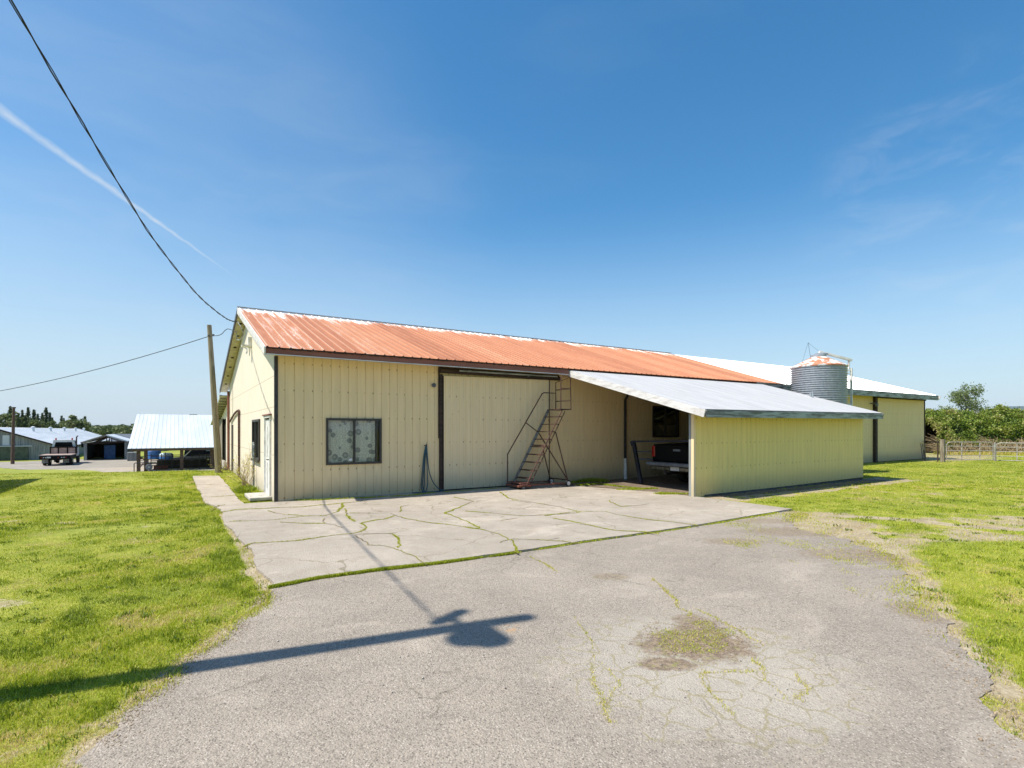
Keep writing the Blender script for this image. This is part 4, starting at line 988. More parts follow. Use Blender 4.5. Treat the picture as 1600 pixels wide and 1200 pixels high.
part('handrail', MB().tube([(5.84, FY, .12), (5.84, FY, .95), (7.01, FY, 2.66), (7.08, FY, 2.69), (7.50, FY, 2.69), (7.50, FY, 2.2)], r, 8).tube([(6.45, FY, 1.82), (6.88, FY, 1.55)], r * .9), 'rust_tube', rld, True)
part('guard_cage', MB().tube([(7.18, NY, 2.2), (7.18, NY, 3.08), (7.24, NY, 3.13), (7.44, NY, 3.13), (7.52, NY, 3.07), (7.54, NY, 2.2)], r * .85).tube([(7.52, NY, 2.78), (7.50, FY, 2.78)], r * .8).tube([(7.52, NY, 2.45), (7.50, FY, 2.45)], r * .8).tube([(7.50, FY, 2.2), (7.50, FY, 3.0)], r * .8).tube([(7.18, NY, 2.78), (7.52, NY, 2.78)], r * .8).tube([(7.50, FY, 3.0), (7.5, NY, 3.1)], r * .6), 'rust_tube', rld, True)
part('brace', MB().tube([Yp(sb + sdir * .70, NY), (6.45 + .55, NY, 1.56), (7.42, NY, .22)], r).tube([(6.88, FY, 1.55), (7.42, NY, .22)], r), 'rust_tube', rld)
part('brace', MB().tube([(6.58, NY, 1.06), (7.36, FY + .1, .22)], r).tube([(7.42, NY, .22), (7.36, FY + .1, .22)], r).tube([Yp(sb + sdir * .52, FY), Yp(sb + sdir * .52, NY)], r), 'rust_tube', rld)
part('base_frame', MB().tube([(5.84, FY, .14), (7.40, FY + .1, .13)], r).tube([(5.84, NY, .15), (7.44, NY, .13)], r * 1.3).box(5.78, 6.2, NY, FY, .10, .15).box(5.84, 6.14, NY, FY, .18, .21), 'rust_red', rld)
for y in (NY - .03, FY + .12):
    wv = part('wheel', MB().wheel((7.42, y, .125), .095, .045, 'y', 22), 'black_rubber', rld, True)
    part('hub', MB().wheel((7.42, y, .125), .055, .052, 'y', 18, [(.02, -.03), (.055, -.026), (.055, .026), (.02, .03)]), 'white_paint', wv)
for y in (NY + .02, FY - .02): part('caster', MB().wheel((5.95, y, .075), .042, .03, 'y', 14).tube([(5.95, y, .08), (5.95, y, .15)], .012), 'grey_fascia', rld)

# bare shrub against the gable + weeds + stone
def twig_bush(name, base, n, h, spread, mat, label, cat, seed, leaf=0):
    random.seed(seed); t = thing(name, base, label, cat); mb = MB(); tips = []
    for i in range(n):
        a = random.uniform(0, 6.28); p = Vector(base) + Vector((random.uniform(-.05, .05), random.uniform(-.15, .15), 0)); pts = [p.copy()]
        d = Vector((math.cos(a) * spread[0], math.sin(a) * spread[1], 1)).normalized()
        for j in range(6):
            d = (d + Vector((random.gauss(0, .22), random.gauss(0, .25), random.gauss(0.02, .12)))).normalized(); p = p + d * h / 6 * random.uniform(.6, 1.1)
            if p.x > base[0] + .12: p.x = base[0] + .12
            pts.append(p.copy())
            if j > 1:
                e = (d + Vector((random.gauss(0, .6), random.gauss(0, .6), random.gauss(.1, .3)))).normalized(); e.x = min(e.x, .05)
                q = p + e * h * random.uniform(.1, .25); mb.tube([p, p + (q - p) * .5 + Vector((0, 0, .01)), q], .003, 4, .0015); tips.append(q)
        mb.tube(pts, .008, 5, .002); tips += pts[3:]
    part('stems', mb, mat, t)
    if leaf:
        q = []; 
        for i in range(leaf):
            c = random.choice(tips) + Vector((random.gauss(0, .03), random.gauss(0, .04), random.gauss(0, .03))); q.append(c)
        leaf_cloud('leaves', np.array([tuple(c) for c in q]), .018, 'grass_blade', t, .75, .12)
    return t
def leaf_cloud(name, C, size, mat, parent=None, t0=.5, tv=.15, aspect=.6, tint=None):
    n = len(C); s = size * rng.uniform(.6, 1.3, n)[:, None]
    a = rng.normal(size=(n, 3)); a /= np.linalg.norm(a, axis=1)[:, None]; b = rng.normal(size=(n, 3)); b = np.cross(a, b); b /= np.linalg.norm(b, axis=1)[:, None]
    V = np.stack([C - a * s, C + b * s * aspect, C + a * s, C - b * s * aspect], 1).reshape(-1, 3)
    tn = np.clip(rng.normal(t0, tv, n), 0, 1) if tint is None else tint
    return tri_object(name, V, np.arange(n * 4).reshape(-1, 4), mat, parent, np.repeat(tn, 4))
twig_bush('shrub', (-.20, 4.4, 0), 16, 1.25, (.35, .9), 'dry_twig', 'bare twiggy shrub between the two gable wall pipes', 'shrub', 5, 260)
twig_bush('shrub', (-.22, 2.95, 0), 11, 1.0, (.3, .4), 'dry_twig', 'small dry shrub with green foot below the gable window', 'shrub', 9, 160)
n = 1500; P = np.stack([rng.normal(-.28, .10, n), rng.normal(2.75, .22, n)], 1); P = P[P[:, 0] < -.03]
o = blades('leafy_weed', P, rng.uniform(.06, .22, len(P)), np.full(len(P), .016), np.clip(rng.normal(.25, .12, len(P)), 0, 1)); tag(o, 'clump of bright green weeds at the foot of the small shrub', 'weeds', kind='stuff')
n = 260; P = np.stack([rng.normal(-.12, .05, n), rng.normal(1.75, .12, n)], 1); P = P[P[:, 0] < -.03]
o = blades('leafy_weed', P, rng.uniform(.05, .20, len(P)), np.full(len(P), .012), np.clip(rng.normal(.45, .12, len(P)), 0, 1)); tag(o, 'thin grassy weeds beside the white gable door', 'weeds', kind='stuff')
def stone(loc, s, label):
    bm = bmesh.new(); bmesh.ops.create_icosphere(bm, subdivisions=3, radius=1)
    for v in bm.verts:
        k = 1 + .25 * noise.noise(v.co * 1.3 + Vector(loc)); v.co = Vector((v.co.x * s[0] * k, v.co.y * s[1] * k, v.co.z * s[2] * k))
    me = bpy.data.meshes.new('boulder'); bm.to_mesh(me); bm.free(); me.materials.append(MATS['stone'])
    for p in me.polygons: p.use_smooth = True
    o = bpy.data.objects.new('boulder', me); COL.objects.link(o); o.location = loc; return tag(o, label, 'boulder')
stone((-.22, 12.1, .12), (.2, .6, .28), 'pale boulder against the wall behind the leaning pole')

# ================= poles and wires
def pole(name, p0, p1, r0, r1, label, cat='pole', mat='pole_wood', group=None):
    t = thing(name, p0, label, cat, group); pts = [Vector(p0).lerp(Vector(p1), i / 6) for i in range(7)]; pts[0] = pts[0] - Vector((0, 0, .3))
    part('shaft', MB().tube(pts, r0, 18, r1), mat, t, True); return t
pb, ptp = Vector((-.46, 10.3, 0)), at(327, 508, 20.0)
lp = pole('utility_pole', pb, ptp, .125, .078, 'leaning weathered wooden pole beside the barn gable')
part('bracket', MB().bar(ptp + Vector((-.05, -.1, -.42)), ptp + Vector((.16, .06, -.34)), .04, .05), 'dark_metal', lp)
# the pole that throws the long shadow stands left of the view
PB = Vector((-4.70, -7.93, 0)); PT = Vector((-4.68, -7.94, 9.24))
up = pole('utility_pole', PB, PT, .13, .085, 'tall utility pole with lamp head left of the driveway')
part('lamp_head', MB().bevbox(-4.80, -4.58, -8.42, -7.90, 8.26, 8.54, .07).lathe(-4.69, -8.18, [(.05, 8.1), (.16, 8.14), (.17, 8.22)], 16), 'grey_plastic', up)
part('insulator_rack', MB().bar((-4.71, -7.77, 8.08), (-4.68, -7.57, 8.58), .10, .10).bar((-4.70, -7.9, 8.3), (-4.69, -7.72, 8.34), .05, .05), 'dark_timber', up)
G = Vector((-.32, 5.0, 4.83)); PA = Vector((-4.66, -7.70, 8.05))
pl = [(0, 4.83), (.05, 4.73), (.101, 4.70), (.18, 4.72), (.256, 4.79), (.35, 5.0), (.453, 5.30), (.577, 5.87), (.689, 6.44), (.85, 7.26), (1, 8.05)]
wp = smoothpts([G.lerp(Vector((PA.x, PA.y, 0)), s_) * 1.0 for s_, z in pl], 6); zz = smoothpts([Vector((z, 0, 0)) for s_, z in pl], 6)
for p, z in zip(wp, zz): p.z = z.x
r1, r2 = [], []
for i, p in enumerate(wp):                              # two conductors twisted together
    a = i * 1.15; r1.append(p + Vector((.012 * math.cos(a), 0, .012 * math.sin(a)))); r2.append(p - Vector((.012 * math.cos(a), 0, .012 * math.sin(a))))
o = part('overhead_wire', MB().tube(r1, .010, 6).tube(r2, .0075, 6), 'wire_black', None, True); tag(o, 'thick black service wire running down to the gable peak', 'wire')
A = at(-260, 634, 30); Bp = ptp + Vector((.0, 0, -.42)); C_ = Vector((-.30, 5.4, 4.60))
pts = [A.lerp(Bp, t) - Vector((0, 0, .75 * 4 * t * (1 - t))) for t in np.linspace(0, 1, 24)]
pts[-2].z -= .0
pts2 = [Bp, Bp.lerp(C_, .45) + Vector((0, 0, -.02)), at(352, 516, 18.8), at(357, 514, 18.6), C_]
o = part('overhead_wire', MB().tube(pts, .013, 6).tube(smoothpts(pts2), .012, 6), 'wire_black', None, True); tag(o, 'thin wire crossing from the left edge to the leaning pole and gable', 'wire')
o = part('service_cable', MB().tube(smoothpts([(-.30, 5.0, 4.83), (-.2, 4.8, 4.6), (-.16, 4.9, 4.45), (-.2, 5.3, 4.35), (-.25, 5.8, 4.45), (-.29, 5.4, 4.60)]), .014, 6).tube([(-.12, 4.62, 4.72), (-.13, 4.62, 4.95)], .035, 10), 'grey_fascia', None, True); tag(o, 'loose looped cable and conduit head under the gable peak', 'cable')

# ================= silo
SX, SY, SR = 18.80, -1.92, .93
silo = thing('silo', (SX, SY, 0), 'small corrugated metal grain silo with rusty cone roof', 'silo')
pf = [(SR, .1)]; z = .15
while z < 3.98:
    for k in range(6): pf.append((SR + .022 * math.sin(k / 6 * 2 * math.pi), z + k * .0135))
    z += .081
pf.append((SR + .01, 4.0))
part('body', MB().lathe(SX, SY, pf, 56), 'galvanised', silo, True)
cone = part('roof', MB().lathe(0, 0, [(SR + .05, 3.98), (SR + .06, 4.02), (.26, 4.40), (.25, 4.42)], 14), 'silo_cone', silo); cone.location = (0, 0, 0)
part('collar', MB().lathe(SX, SY, [(.27, 4.38), (.27, 4.47), (.22, 4.49)], 20), 'galvanised', silo, True)
part('base', MB().lathe(SX, SY, [(SR + .1, -.1), (SR + .1, .1)], 32), 'step_concrete', silo)
ux, uy = Rt; lx, ly = SX + ux * (SR + .17), SY + uy * (SR + .17)
lad = MB()
for s_ in (-.13, .15): lad.bar((lx + ux * s_, ly + uy * s_, .1), (lx + ux * s_ * .95, ly + uy * s_ * .95, 3.98), .07, .055)
for i in range(13): lad.bar((lx - ux * .10, ly - uy * .10, .3 + i * .29), (lx + ux * .12, ly + uy * .12, .3 + i * .29), .025, .025)
for zz_ in (3.9, 2.6): lad.bar((SX + ux * SR, SY + uy * SR, zz_), (lx + ux * .16, ly + uy * .16, zz_), .05, .05)
part('ladder', lad, 'white_paint', silo)
part('filler_arm', MB().bar((SX + ux * .05, SY + uy * .05, 4.60), (lx + ux * .16, ly + uy * .16, 4.28), .09, .08).bar((lx + ux * .05, ly + uy * .05, 4.28), (lx + ux * .05, ly + uy * .05, 3.95), .05, .05).bar((SX + ux * .05, SY + uy * .05, 4.62), (SX, SY, 4.42), .10, .05), 'white_paint', silo)
part('lid', MB().lathe(SX + ux * .1, SY + uy * .1, [(.23, 4.49), (.23, 4.53), (.05, 4.58)], 18), 'galvanised', silo)
part('guy_wires', MB().tube([(SX - ux * .4, SY - uy * .4, 4.95), (SX - ux * .65, SY - uy * .65, 4.12)], .004, 4).tube([(SX - ux * .4, SY - uy * .4, 4.95), (SX - ux * .3, SY - uy * .3, 4.36)], .006, 4).tube([(SX - ux * .4, SY - uy * .4, 4.95), (SX + ux * .1, SY, 4.6)], .004, 4), 'dark_metal', silo)
o = part('vent_pipe', MB().tube([(17.05, -2.55, 2.6), (17.05, -2.55, 2.95)], .035, 10).tube([(16.9, -2.7, 2.6), (16.9, -2.7, 2.98)], .025, 10), 'galvanised', cp, True)

# ================= pickup truck and rack in the carport
pk = thing('pickup_truck', (12.5, -2.62, .03), 'black pickup truck parked under the carport, tailgate towards the yard', 'pickup truck')
G0 = .03; yl, yr = -1.70, -3.58
side = [(10.05, .62), (10.0, .80), (10.05, 1.20), (12.1, 1.24), (12.2, 1.28), (12.45, 1.78), (13.0, 1.86), (14.0, 1.84), (14.65, 1.30), (15.55, 1.18), (15.75, .95), (15.75, .50), (15.4, .45)]
def body_arch():
    pts = list(side)
    for cx in (14.75, 11.35):
        pts += [(cx + .46 * math.cos(a), .42 + .46 * math.sin(a)) for a in np.linspace(0, math.pi, 10)]
    pts += [(10.4, .42)]; return pts
part('body', MB().prism([p for p in body_arch() if p[1] <= 1.25 or True], yr, yl), 'black_paint', pk)
part('tailgate', MB().bevbox(9.97, 10.03, yr + .12, yl - .12, .72, 1.19, .015), 'black_paint', pk)
part('tailgate_handle', MB().box(9.955, 9.97, -2.75, -2.5, 1.02, 1.08), 'grey_plastic', pk)
for y in (yl - .06, yr + .06): part('tail_light', MB().bevbox(9.955, 10.08, y - .06, y + .06, .84, 1.16, .02), 'red_lens', pk)
part('step_bar', MB().bevbox(9.72, 9.98, yr + .05, yl - .0, .60, .70, .02), 'grey_plastic', pk)
part('bumper', MB().bevbox(9.86, 10.05, yr + .0, yl - .02, .46, .595, .03), 'chrome', pk)
part('number_plate', MB().box(9.845, 9.858, -2.80, -2.50, .485, .585), 'white_plate', pk)
part('hitch', MB().bar((9.80, -2.36, .38), (10.4, -2.36, .40), .07, .07).wheel((9.80, -2.36, .44), .03, .05, 'y', 12), 'dark_metal', pk)
part('rear_window', MB().quad((12.40, yr + .2, 1.36), (12.40, yl - .2, 1.36), (12.55, yl - .28, 1.75), (12.55, yr + .28, 1.75)), 'glass', pk)
for cx in (11.35, 14.75):
    for y in (yl - .13, yr + .13):
        wv = part('wheel', MB().wheel((cx, y, .39), .37, .25, 'y', 26), 'black_rubber', pk, True); part('rim', MB().wheel((cx, y, .39), .21, .26, 'y', 18, [(.03, -.13), (.2, -.127), (.2, .127), (.03, .13)]), 'chrome', wv)
rkk = thing('steel_rack', (9.65, -1.5, .03), 'dark leaning steel rack frame around the back of the pickup', 'rack')
part('upright', MB().bar((9.62, -1.62, .04), (9.62, -1.30, 1.30), .07, .11).bar((9.62, -1.28, 1.14), (9.62, -1.22, 1.28), .06, .06), 'navy_steel', rkk)
part('upright', MB().bar((9.62, -3.50, .04), (9.62, -3.60, 1.30), .07, .11), 'navy_steel', rkk)
part('top_rail', MB().bar((9.62, -1.26, 1.28), (9.62, -3.62, 1.33), .06, .05), 'navy_steel', rkk)
part('rail', MB().bar((9.66, -1.42, .98), (9.9, -1.75, .99), .04, .04), 'navy_steel', rkk); part('rail', MB().bar((9.66, -1.47, .76), (9.9, -1.8, .76), .04, .05), 'navy_steel', rkk)

# ================= right background: fence, gates, hedge, tree
def gate(name, p0, p1, hgt, label, rails=(.08, .30, .55, .78, 1.0), up_=(.33, .72)):
    p0, p1 = Vector(p0), Vector(p1); t = thing(name, p0, label, 'gate', 'galvanised tube gates'); r = .022
    d = (p1 - p0); z = Vector((0, 0, 1)); b = p0
    fr = [b + z * .08, b + z * (hgt - .18), b + d * .02 + z * (hgt - .06), b + d * .07 + z * hgt, b + d * .93 + z * hgt, b + d * .98 + z * (hgt - .06), b + d + z * (hgt - .18), b + d + z * .08]
    part('frame', MB().tube(fr, r, 8).tube([fr[0], fr[-1]], r, 8), 'gate_steel', t, True)
    for k in rails[1:-1]: part('rail', MB().tube([b + z * k * hgt, b + d + z * k * hgt], r * .85, 6), 'gate_steel', t, True)
    for u in up_: part('stay', MB().bar(b + d * u + z * .08, b + d * u + z * hgt, .05, .012, (1, 0, 0)), 'gate_steel', t)
    return t
gp0 = (*gz(1479, 720, -.05), -.05); gp1 = (*gz(1551.5, 721, -.05), -.05); gp2 = (*gz(1660, 724, -.05), -.05)
gate('field_gate', gp0, gp1, 1.03, 'galvanised tube gate hanging from the wooden post')
gate('field_gate', (*gz(1556, 721.5, -.05), -.05), gp2, 1.0, 'galvanised tube gate at the right edge of the view')
w0 = gz(1473, 722); wpst = part('gate_post', MB().bar((w0[0], w0[1], -.2), (w0[0], w0[1], 1.15), .17, .17, (1, 0, 0)), 'weathered_wood'); tag(wpst, 'square weathered wooden post left of the gates', 'post')
w1 = gz(1554, 722, -.05); o = part('gate_post', MB().tube([(w1[0] + .05, w1[1], -.2), (w1[0] + .05, w1[1], 1.0)], .045, 10), 'gate_steel', None, True); tag(o, 'slim steel post where the two field gates meet', 'post')
w2 = gz(1444, 716)
fn = thing('rail_fence', (w0[0], w0[1] + .2, 0), 'short dark rail fence between barn corner and gate post', 'fence')
part('rail', MB().bar((33.6, -.05, .98), (w0[0] - .05, w0[1] + .15, 1.02), .04, .08), 'dark_timber', fn); part('stay', MB().bar((w0[0] - .02, w0[1] + .2, .0), (w0[0] - .02, w0[1] + .2, 1.0), .05, .05), 'dark_timber', fn)
for i, t in enumerate((.25, .5, .72)): part('picket', MB().bar((33.6 + (w0[0] - 33.6) * t, .1 - 1.2 * t, 0), (33.6 + (w0[0] - 33.6) * (t + .1), .1 - 1.2 * t, .9), .04, .04), 'weathered_wood', fn)
# bramble bank: lumpy core + leaves + canes
def hedge_h(u): return 2.25 + .25 * np.sin(u * .9) + .5 * np.exp(-((u - 5.5) / 2.2) ** 2) + .35 * fnoise(u, u * 0 + 3, .6, 4)
H0 = np.array(at(1425, 700, 37.5)[:2]); H1 = np.array(at(1900, 700, 40.0)[:2]); hl = np.linalg.norm(H1 - H0); hu = (H1 - H0) / hl; hn = np.array([hu[1], -hu[0]])
if np.dot(hn, np.array(CAM[:2]) - H0) < 0: hn = -hn
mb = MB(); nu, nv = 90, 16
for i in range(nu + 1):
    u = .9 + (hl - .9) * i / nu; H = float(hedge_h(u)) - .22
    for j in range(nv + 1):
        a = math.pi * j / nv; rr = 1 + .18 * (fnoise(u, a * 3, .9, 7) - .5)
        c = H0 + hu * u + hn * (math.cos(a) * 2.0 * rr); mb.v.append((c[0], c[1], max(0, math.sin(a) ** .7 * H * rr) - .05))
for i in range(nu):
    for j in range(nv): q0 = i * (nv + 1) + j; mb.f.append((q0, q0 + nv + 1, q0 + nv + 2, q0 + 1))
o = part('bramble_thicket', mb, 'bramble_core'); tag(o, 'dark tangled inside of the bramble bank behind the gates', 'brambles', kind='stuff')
n = 190000; u = rng.uniform(0, hl * .8, n); a = rng.uniform(0.0, 1.0, n) ** .95 * math.pi * .72
H = hedge_h(u); lump = fnoise(u, a * 2.2, 1.1, 11) * .6 + fnoise(u, a * 2.2, 3.1, 12) * .4
rr = 1 + .42 * (lump - .45) + rng.normal(0, .05, n)
C = H0[None] + hu[None] * u[:, None] + hn[None] * (np.cos(a) * 2.05 * rr)[:, None]; Z = np.sin(a) ** .7 * H * rr
dryn = fnoise(u, Z, .7, 13) * .5 + fnoise(u, Z, 2.0, 14) * .5
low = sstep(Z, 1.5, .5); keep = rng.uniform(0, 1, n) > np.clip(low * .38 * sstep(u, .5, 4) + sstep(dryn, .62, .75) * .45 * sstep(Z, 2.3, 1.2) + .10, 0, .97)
C3 = np.concatenate([C, Z[:, None]], 1)[keep]; tn = np.clip(rng.normal(.52, .18, keep.sum()) + (lump[keep] - .5) * 1.0 + (fnoise(u[keep], Z[keep], 1.6, 15) - .5) * .4, 0, .95)
o = leaf_cloud('bramble_leaves', C3, .062, 'bramble_leaf', None, tint=tn, aspect=.8); tag(o, 'bright green bramble leaves covering the bank behind the gates', 'brambles', kind='stuff')
cn = MB(); random.seed(12)
for i in range(2600):
    u = random.uniform(0, hl * .62); s_ = random.uniform(.2, 1.9) * .9; zt = random.uniform(.25, 1.25); d = random.gauss(0, .75)
    p = H0 + hu * u + hn * (2.0 + random.uniform(-.3, .9)); q_ = H0 + hu * (u + d) + hn * (1.75 + random.uniform(-.25, .3))
    if random.random() < .1: zt += .3
    z0_ = random.uniform(-.05, .5)
    cn.tube([(p[0], p[1], z0_), ((p[0] + q_[0]) / 2 + hn[0] * .15, (p[1] + q_[1]) / 2 + hn[1] * .15, z0_ + (zt - z0_) * .65), (q_[0], q_[1], zt)], .012, 3, .006)
for i in range(34):
    u = random.uniform(0, hl * .6); H = float(hedge_h(u)); p = H0 + hu * u; k = random.uniform(.15, .5); d = random.choice((-1, 1)) * random.uniform(.2, .8)
    cn.tube([(p[0], p[1], H - .2), (p[0] + hu[0] * d * .4, p[1] + hu[1] * d * .4, H + k), (p[0] + hu[0] * d, p[1] + hu[1] * d, H + k * .6)], .012, 3, .006)
o = part('bramble_canes', cn, 'dry_twig'); tag(o, 'dry tan bramble canes low in the bank behind the gates', 'brambles', kind='stuff')

n = 16000; u = rng.uniform(0, hl * .6, n); v_ = rng.uniform(1.7, 3.1, n); P = H0[None] + hu[None] * u[:, None] + hn[None] * v_[:, None]
o = blades('dry_grass', P, rng.uniform(.06, .42, n) * (1.1 - .3 * (v_ - 1.7)), np.full(n, .022), np.clip(rng.normal(.80, .16, n), 0, 1), curl=.5); tag(o, 'dry straw-coloured grass along the foot of the bramble bank', 'grass', kind='stuff')
def broadleaf(name, base, h, spread, nleaf, lsize, label, seed, mat='tree_leaf', group=None, trunk_mat='bark', lower=.25, t0=.5, limbs=14, dens=.35):
    rs = random.Random(seed); t = thing(name, base, label, 'tree', group); base = Vector((0, 0, 0)); mb = MB(); tips = []
    top = base + Vector((rs.uniform(-.05, .05) * h, rs.uniform(-.05, .05) * h, h * .92)); n = 8
    tr = [base.lerp(top, i / n) + Vector((rs.gauss(0, .012) * h, rs.gauss(0, .012) * h, 0)) * (i > 0) for i in range(n + 1)]
    mb.tube(tr, h * .022, 8, h * .004)
    for i in range(limbs):
        f = lower + (1 - lower) * (i + .5) / limbs; k = min(n - 1, int(f * n)); p = tr[k].lerp(tr[k + 1], f * n - k)
        a = i * 2.4 + rs.uniform(-.4, .4); ln = spread * (math.sin(math.pi * min(1, (1 - f) * .75 + .18)) ** .8) * rs.uniform(.7, 1.15)
        d = Vector((math.cos(a), math.sin(a), rs.uniform(.35, .9))).normalized(); q = p; pts = [p]
        for j in range(4):
            d = (d + Vector((rs.gauss(0, .15), rs.gauss(0, .15), rs.gauss(.05, .1)))).normalized(); q = q + d * ln / 4; pts.append(q); tips.append((q, .10 + .05 * j))
            if j > 0:
                for m_ in range(2):
                    e = (d + Vector((rs.gauss(0, .6), rs.gauss(0, .6), rs.gauss(.1, .4)))).normalized(); q2 = q + e * ln * rs.uniform(.2, .4); mb.tube([q, q2], h * .0022, 4, h * .001); tips.append((q2, .12))
        mb.tube(pts, h * .008, 5, h * .002)
    tips.append((top, .12)); lpart('trunk', mb, trunk_mat, t)
    C = []
    for i in range(nleaf):
        c, s_ = rs.choice(tips); s_ *= spread * dens / .12 * .35; C.append((c.x + rs.gauss(0, s_), c.y + rs.gauss(0, s_), c.z + rs.gauss(0, s_ * .8)))
    C = np.array(C); up_ = (C[:, 2] - C[:, 2].min()) / np.ptp(C[:, 2])
    o = leaf_cloud('crown', C, lsize, mat, None, tint=np.clip(rng.normal(t0, .16, len(C)) + (fnoise(C[:, 0], C[:, 2], 3 / spread, seed) - .5) * .5, 0, 1)); o.parent = t
    return t
tp = at(1511, 700, 52); broadleaf('young_tree', (tp.x, tp.y, 0), 5.7, 1.65, 4300, .08, 'sparse young tree rising behind the bramble bank', 21, limbs=22, dens=.26, lower=.35, t0=.55)

# far hills to the right
mb = MB(); dd = 9000; pts = []
prof = [(1480, 662), (1520, 648), (1535, 642), (1555, 639), (1575, 635), (1600, 634), (1650, 637), (1720, 632), (1800, 640), (1900, 650), (2050, 665)]
px_ = np.arange(1470, 2060, 4); py_ = np.interp(px_, [p[0] for p in prof], [p[1] for p in prof]) + (fnoise(px_, px_ * 0, .12, 2) - .5) * 1.6
for x_, y_ in zip(px_, py_):
    a = at(x_, 673, dd); b_ = at(x_, y_, dd + 900); c = at(x_, 673, dd + 2600)
    for k in range(5): q = a.lerp(b_, k / 4); q.z = (b_.z) * (k / 4) ** .8 * (1 + .06 * math.sin(x_ * .09 + k)) - 2 if k < 4 else b_.z; mb.v.append(tuple(q))
    mb.v.append((c.x, c.y, -5))
for i in range(len(px_) - 1):
    for k in range(5): q = i * 6 + k; mb.f.append((q, q + 6, q + 7, q + 1))
hl_ = part('hills', mb, 'far_hill', None, True); struct(hl_)

# ================= left background
YZ = -1.85
def P_(px, py, d): p = at(px, py, d); return p
# long grey barn
C0 = P_(92, 718, 63.2); cx, cy = C0.x, C0.y
gb = thing('farm_barn', (cx, cy, YZ), 'long low grey board barn with pale roof beyond the yard', 'barn')
def onY(px, py, y): d = ray(px, py); t = (y - CAM[1]) / d[1]; return Vector((CAM[0] + t * d[0], y, CAM[2] + t * d[2]))
def onX(px, py, x): d = ray(px, py); t = (x - CAM[0]) / d[0]; return Vector((x, CAM[1] + t * d[1], CAM[2] + t * d[2]))
ez = onY(92, 696.5, cy).z; pk_ = onY(-10, 667.5, cy); px0 = pk_.x; pz = pk_.z; lx0 = 2 * px0 - cx; L_ = 62
siding('gable_wall', gb, (0, cy), (1, 0), (0, -1), lx0, cx, YZ - .05, [(lx0, ez), (px0, pz - .1), (cx, ez - .02)], 'grey_boards', step=.45, gw=.05, gd=.03)
siding('side_wall', gb, (cx, 0), (0, 1), (1, 0), cy, cy + L_, YZ - .05, [(cy, ez - .05), (cy + L_, ez - .05)], 'grey_boards', step=.45, gw=.05, gd=.03)
me_prof = [(lx0 - .4, ez - .12), (px0, pz), (cx + .45, ez - .10)]
rm = MB(); ys = np.arange(cy - .35, cy + L_ + .35, .6)
for y in ys:
    for x_, z_ in me_prof: rm.v += [(x_, y, z_), (x_, y + .54, z_), (x_, y + .57, z_ + .025)]
nP = len(me_prof) * 3
seqs = []
for i in range(len(ys)): seqs += [(i * nP + k) for k in (0, 1, 2)]
for a, b_ in zip(seqs, seqs[1:]):
    for j in range(2): rm.f.append((a + j * 3, b_ + j * 3, b_ + (j + 1) * 3, a + (j + 1) * 3))
part('roof', rm, 'roof_far', gb)
part('barge_board', MB().bar((px0, cy - .4, pz - .10), (cx + .5, cy - .4, ez - .20), .06, .16), 'dark_timber', gb)
part('eave_board', MB().box(cx + .40, cx + .46, cy - .3, cy + L_, ez - .25, ez - .10), 'dark_timber', gb)
dl, dr = onY(-60, 700, cy - .2).x, onY(44, 700, cy - .2).x; dz = onY(20, 698, cy - .2).z
part('sliding_door', MB().box(dl, dr, cy - .16, cy - .08, YZ + .05, dz), 'green_panel', gb)
part('door_track', MB().box(dl - .1, onY(50, 700, cy - .3).x, cy - .30, cy - .2, dz + .02, dz + .11), 'roof_far', gb)
lpx = onY(10, 690, cy).x
part('pale_boards', MB().box(onY(4, 690, cy).x, onY(15, 690, cy).x, cy - .05, cy - .01, dz + .15, onY(8, 680, cy).z), 'roof_far', gb)
for vx, vy in ((51.7, 671), (79, 669.5), (100.5, 671), (118, 671.5), (131, 672)):
    xr = px0 + (cx - px0) * .22; q = onX(vx, vy + 4, xr); vz = pz - (pz - ez) * .22
    part('roof_vent', MB().lathe(xr, q.y, [(.16, vz - .1), (.16, vz + .45), (.24, vz + .46), (.24, vz + .60), (.05, vz + .68)], 12), 'roof_far', gb)
pp_ = P_(19.5, 722, 54.5); pl_ = pole('utility_pole', (pp_.x, pp_.y, YZ), tuple(P_(21.5, 636, 54.5)), .16, .11, 'straight brown pole in front of the grey barn', mat='brown_post')
part('pole_cap', MB().bar(P_(19, 637, 54.5), P_(24, 637, 54.5), .12, .14), 'dark_metal', pl_)
# open gabled shed
yS = P_(160, 717, 62).y; os_ = thing('open_shed', (P_(163, 717, 62).x, yS, YZ), 'open-fronted gabled shed with dark interior beyond the flatbed', 'shed')
xl, xr_, xa = onY(133.5, 700, yS).x, onY(197, 700, yS).x, onY(166.5, 700, yS).x; za = onY(166.5, 679, yS).z; el, er = onY(127, 691, yS), onY(200.5, 689, yS)
rm = MB(); D2 = 9
for A_, B_ in (((el.x, el.z), (xa, za)), ((xa, za), (er.x, er.z))):
    for k, z_ in ((0, 0), (1, -.12)): rm.quad((A_[0], yS - .5, A_[1] + z_), (B_[0], yS - .5, B_[1] + z_), (B_[0], yS + D2, B_[1] + z_), (A_[0], yS + D2, A_[1] + z_))
part('roof', rm, 'roof_far', os_)
part('barge_board', MB().bar((el.x, yS - .53, el.z - .08), (xa, yS - .53, za - .08), .05, .18), 'weathered_wood', os_); part('barge_board', MB().bar((er.x, yS - .53, er.z - .06), (xa, yS - .53, za - .06), .05, .14), 'roof_far', os_)
for x_ in (xl, xr_): part('post', MB().box(x_ - .14, x_ + .14, yS - .14, yS + .14, YZ, el.z - .05), 'grey_boards', os_)
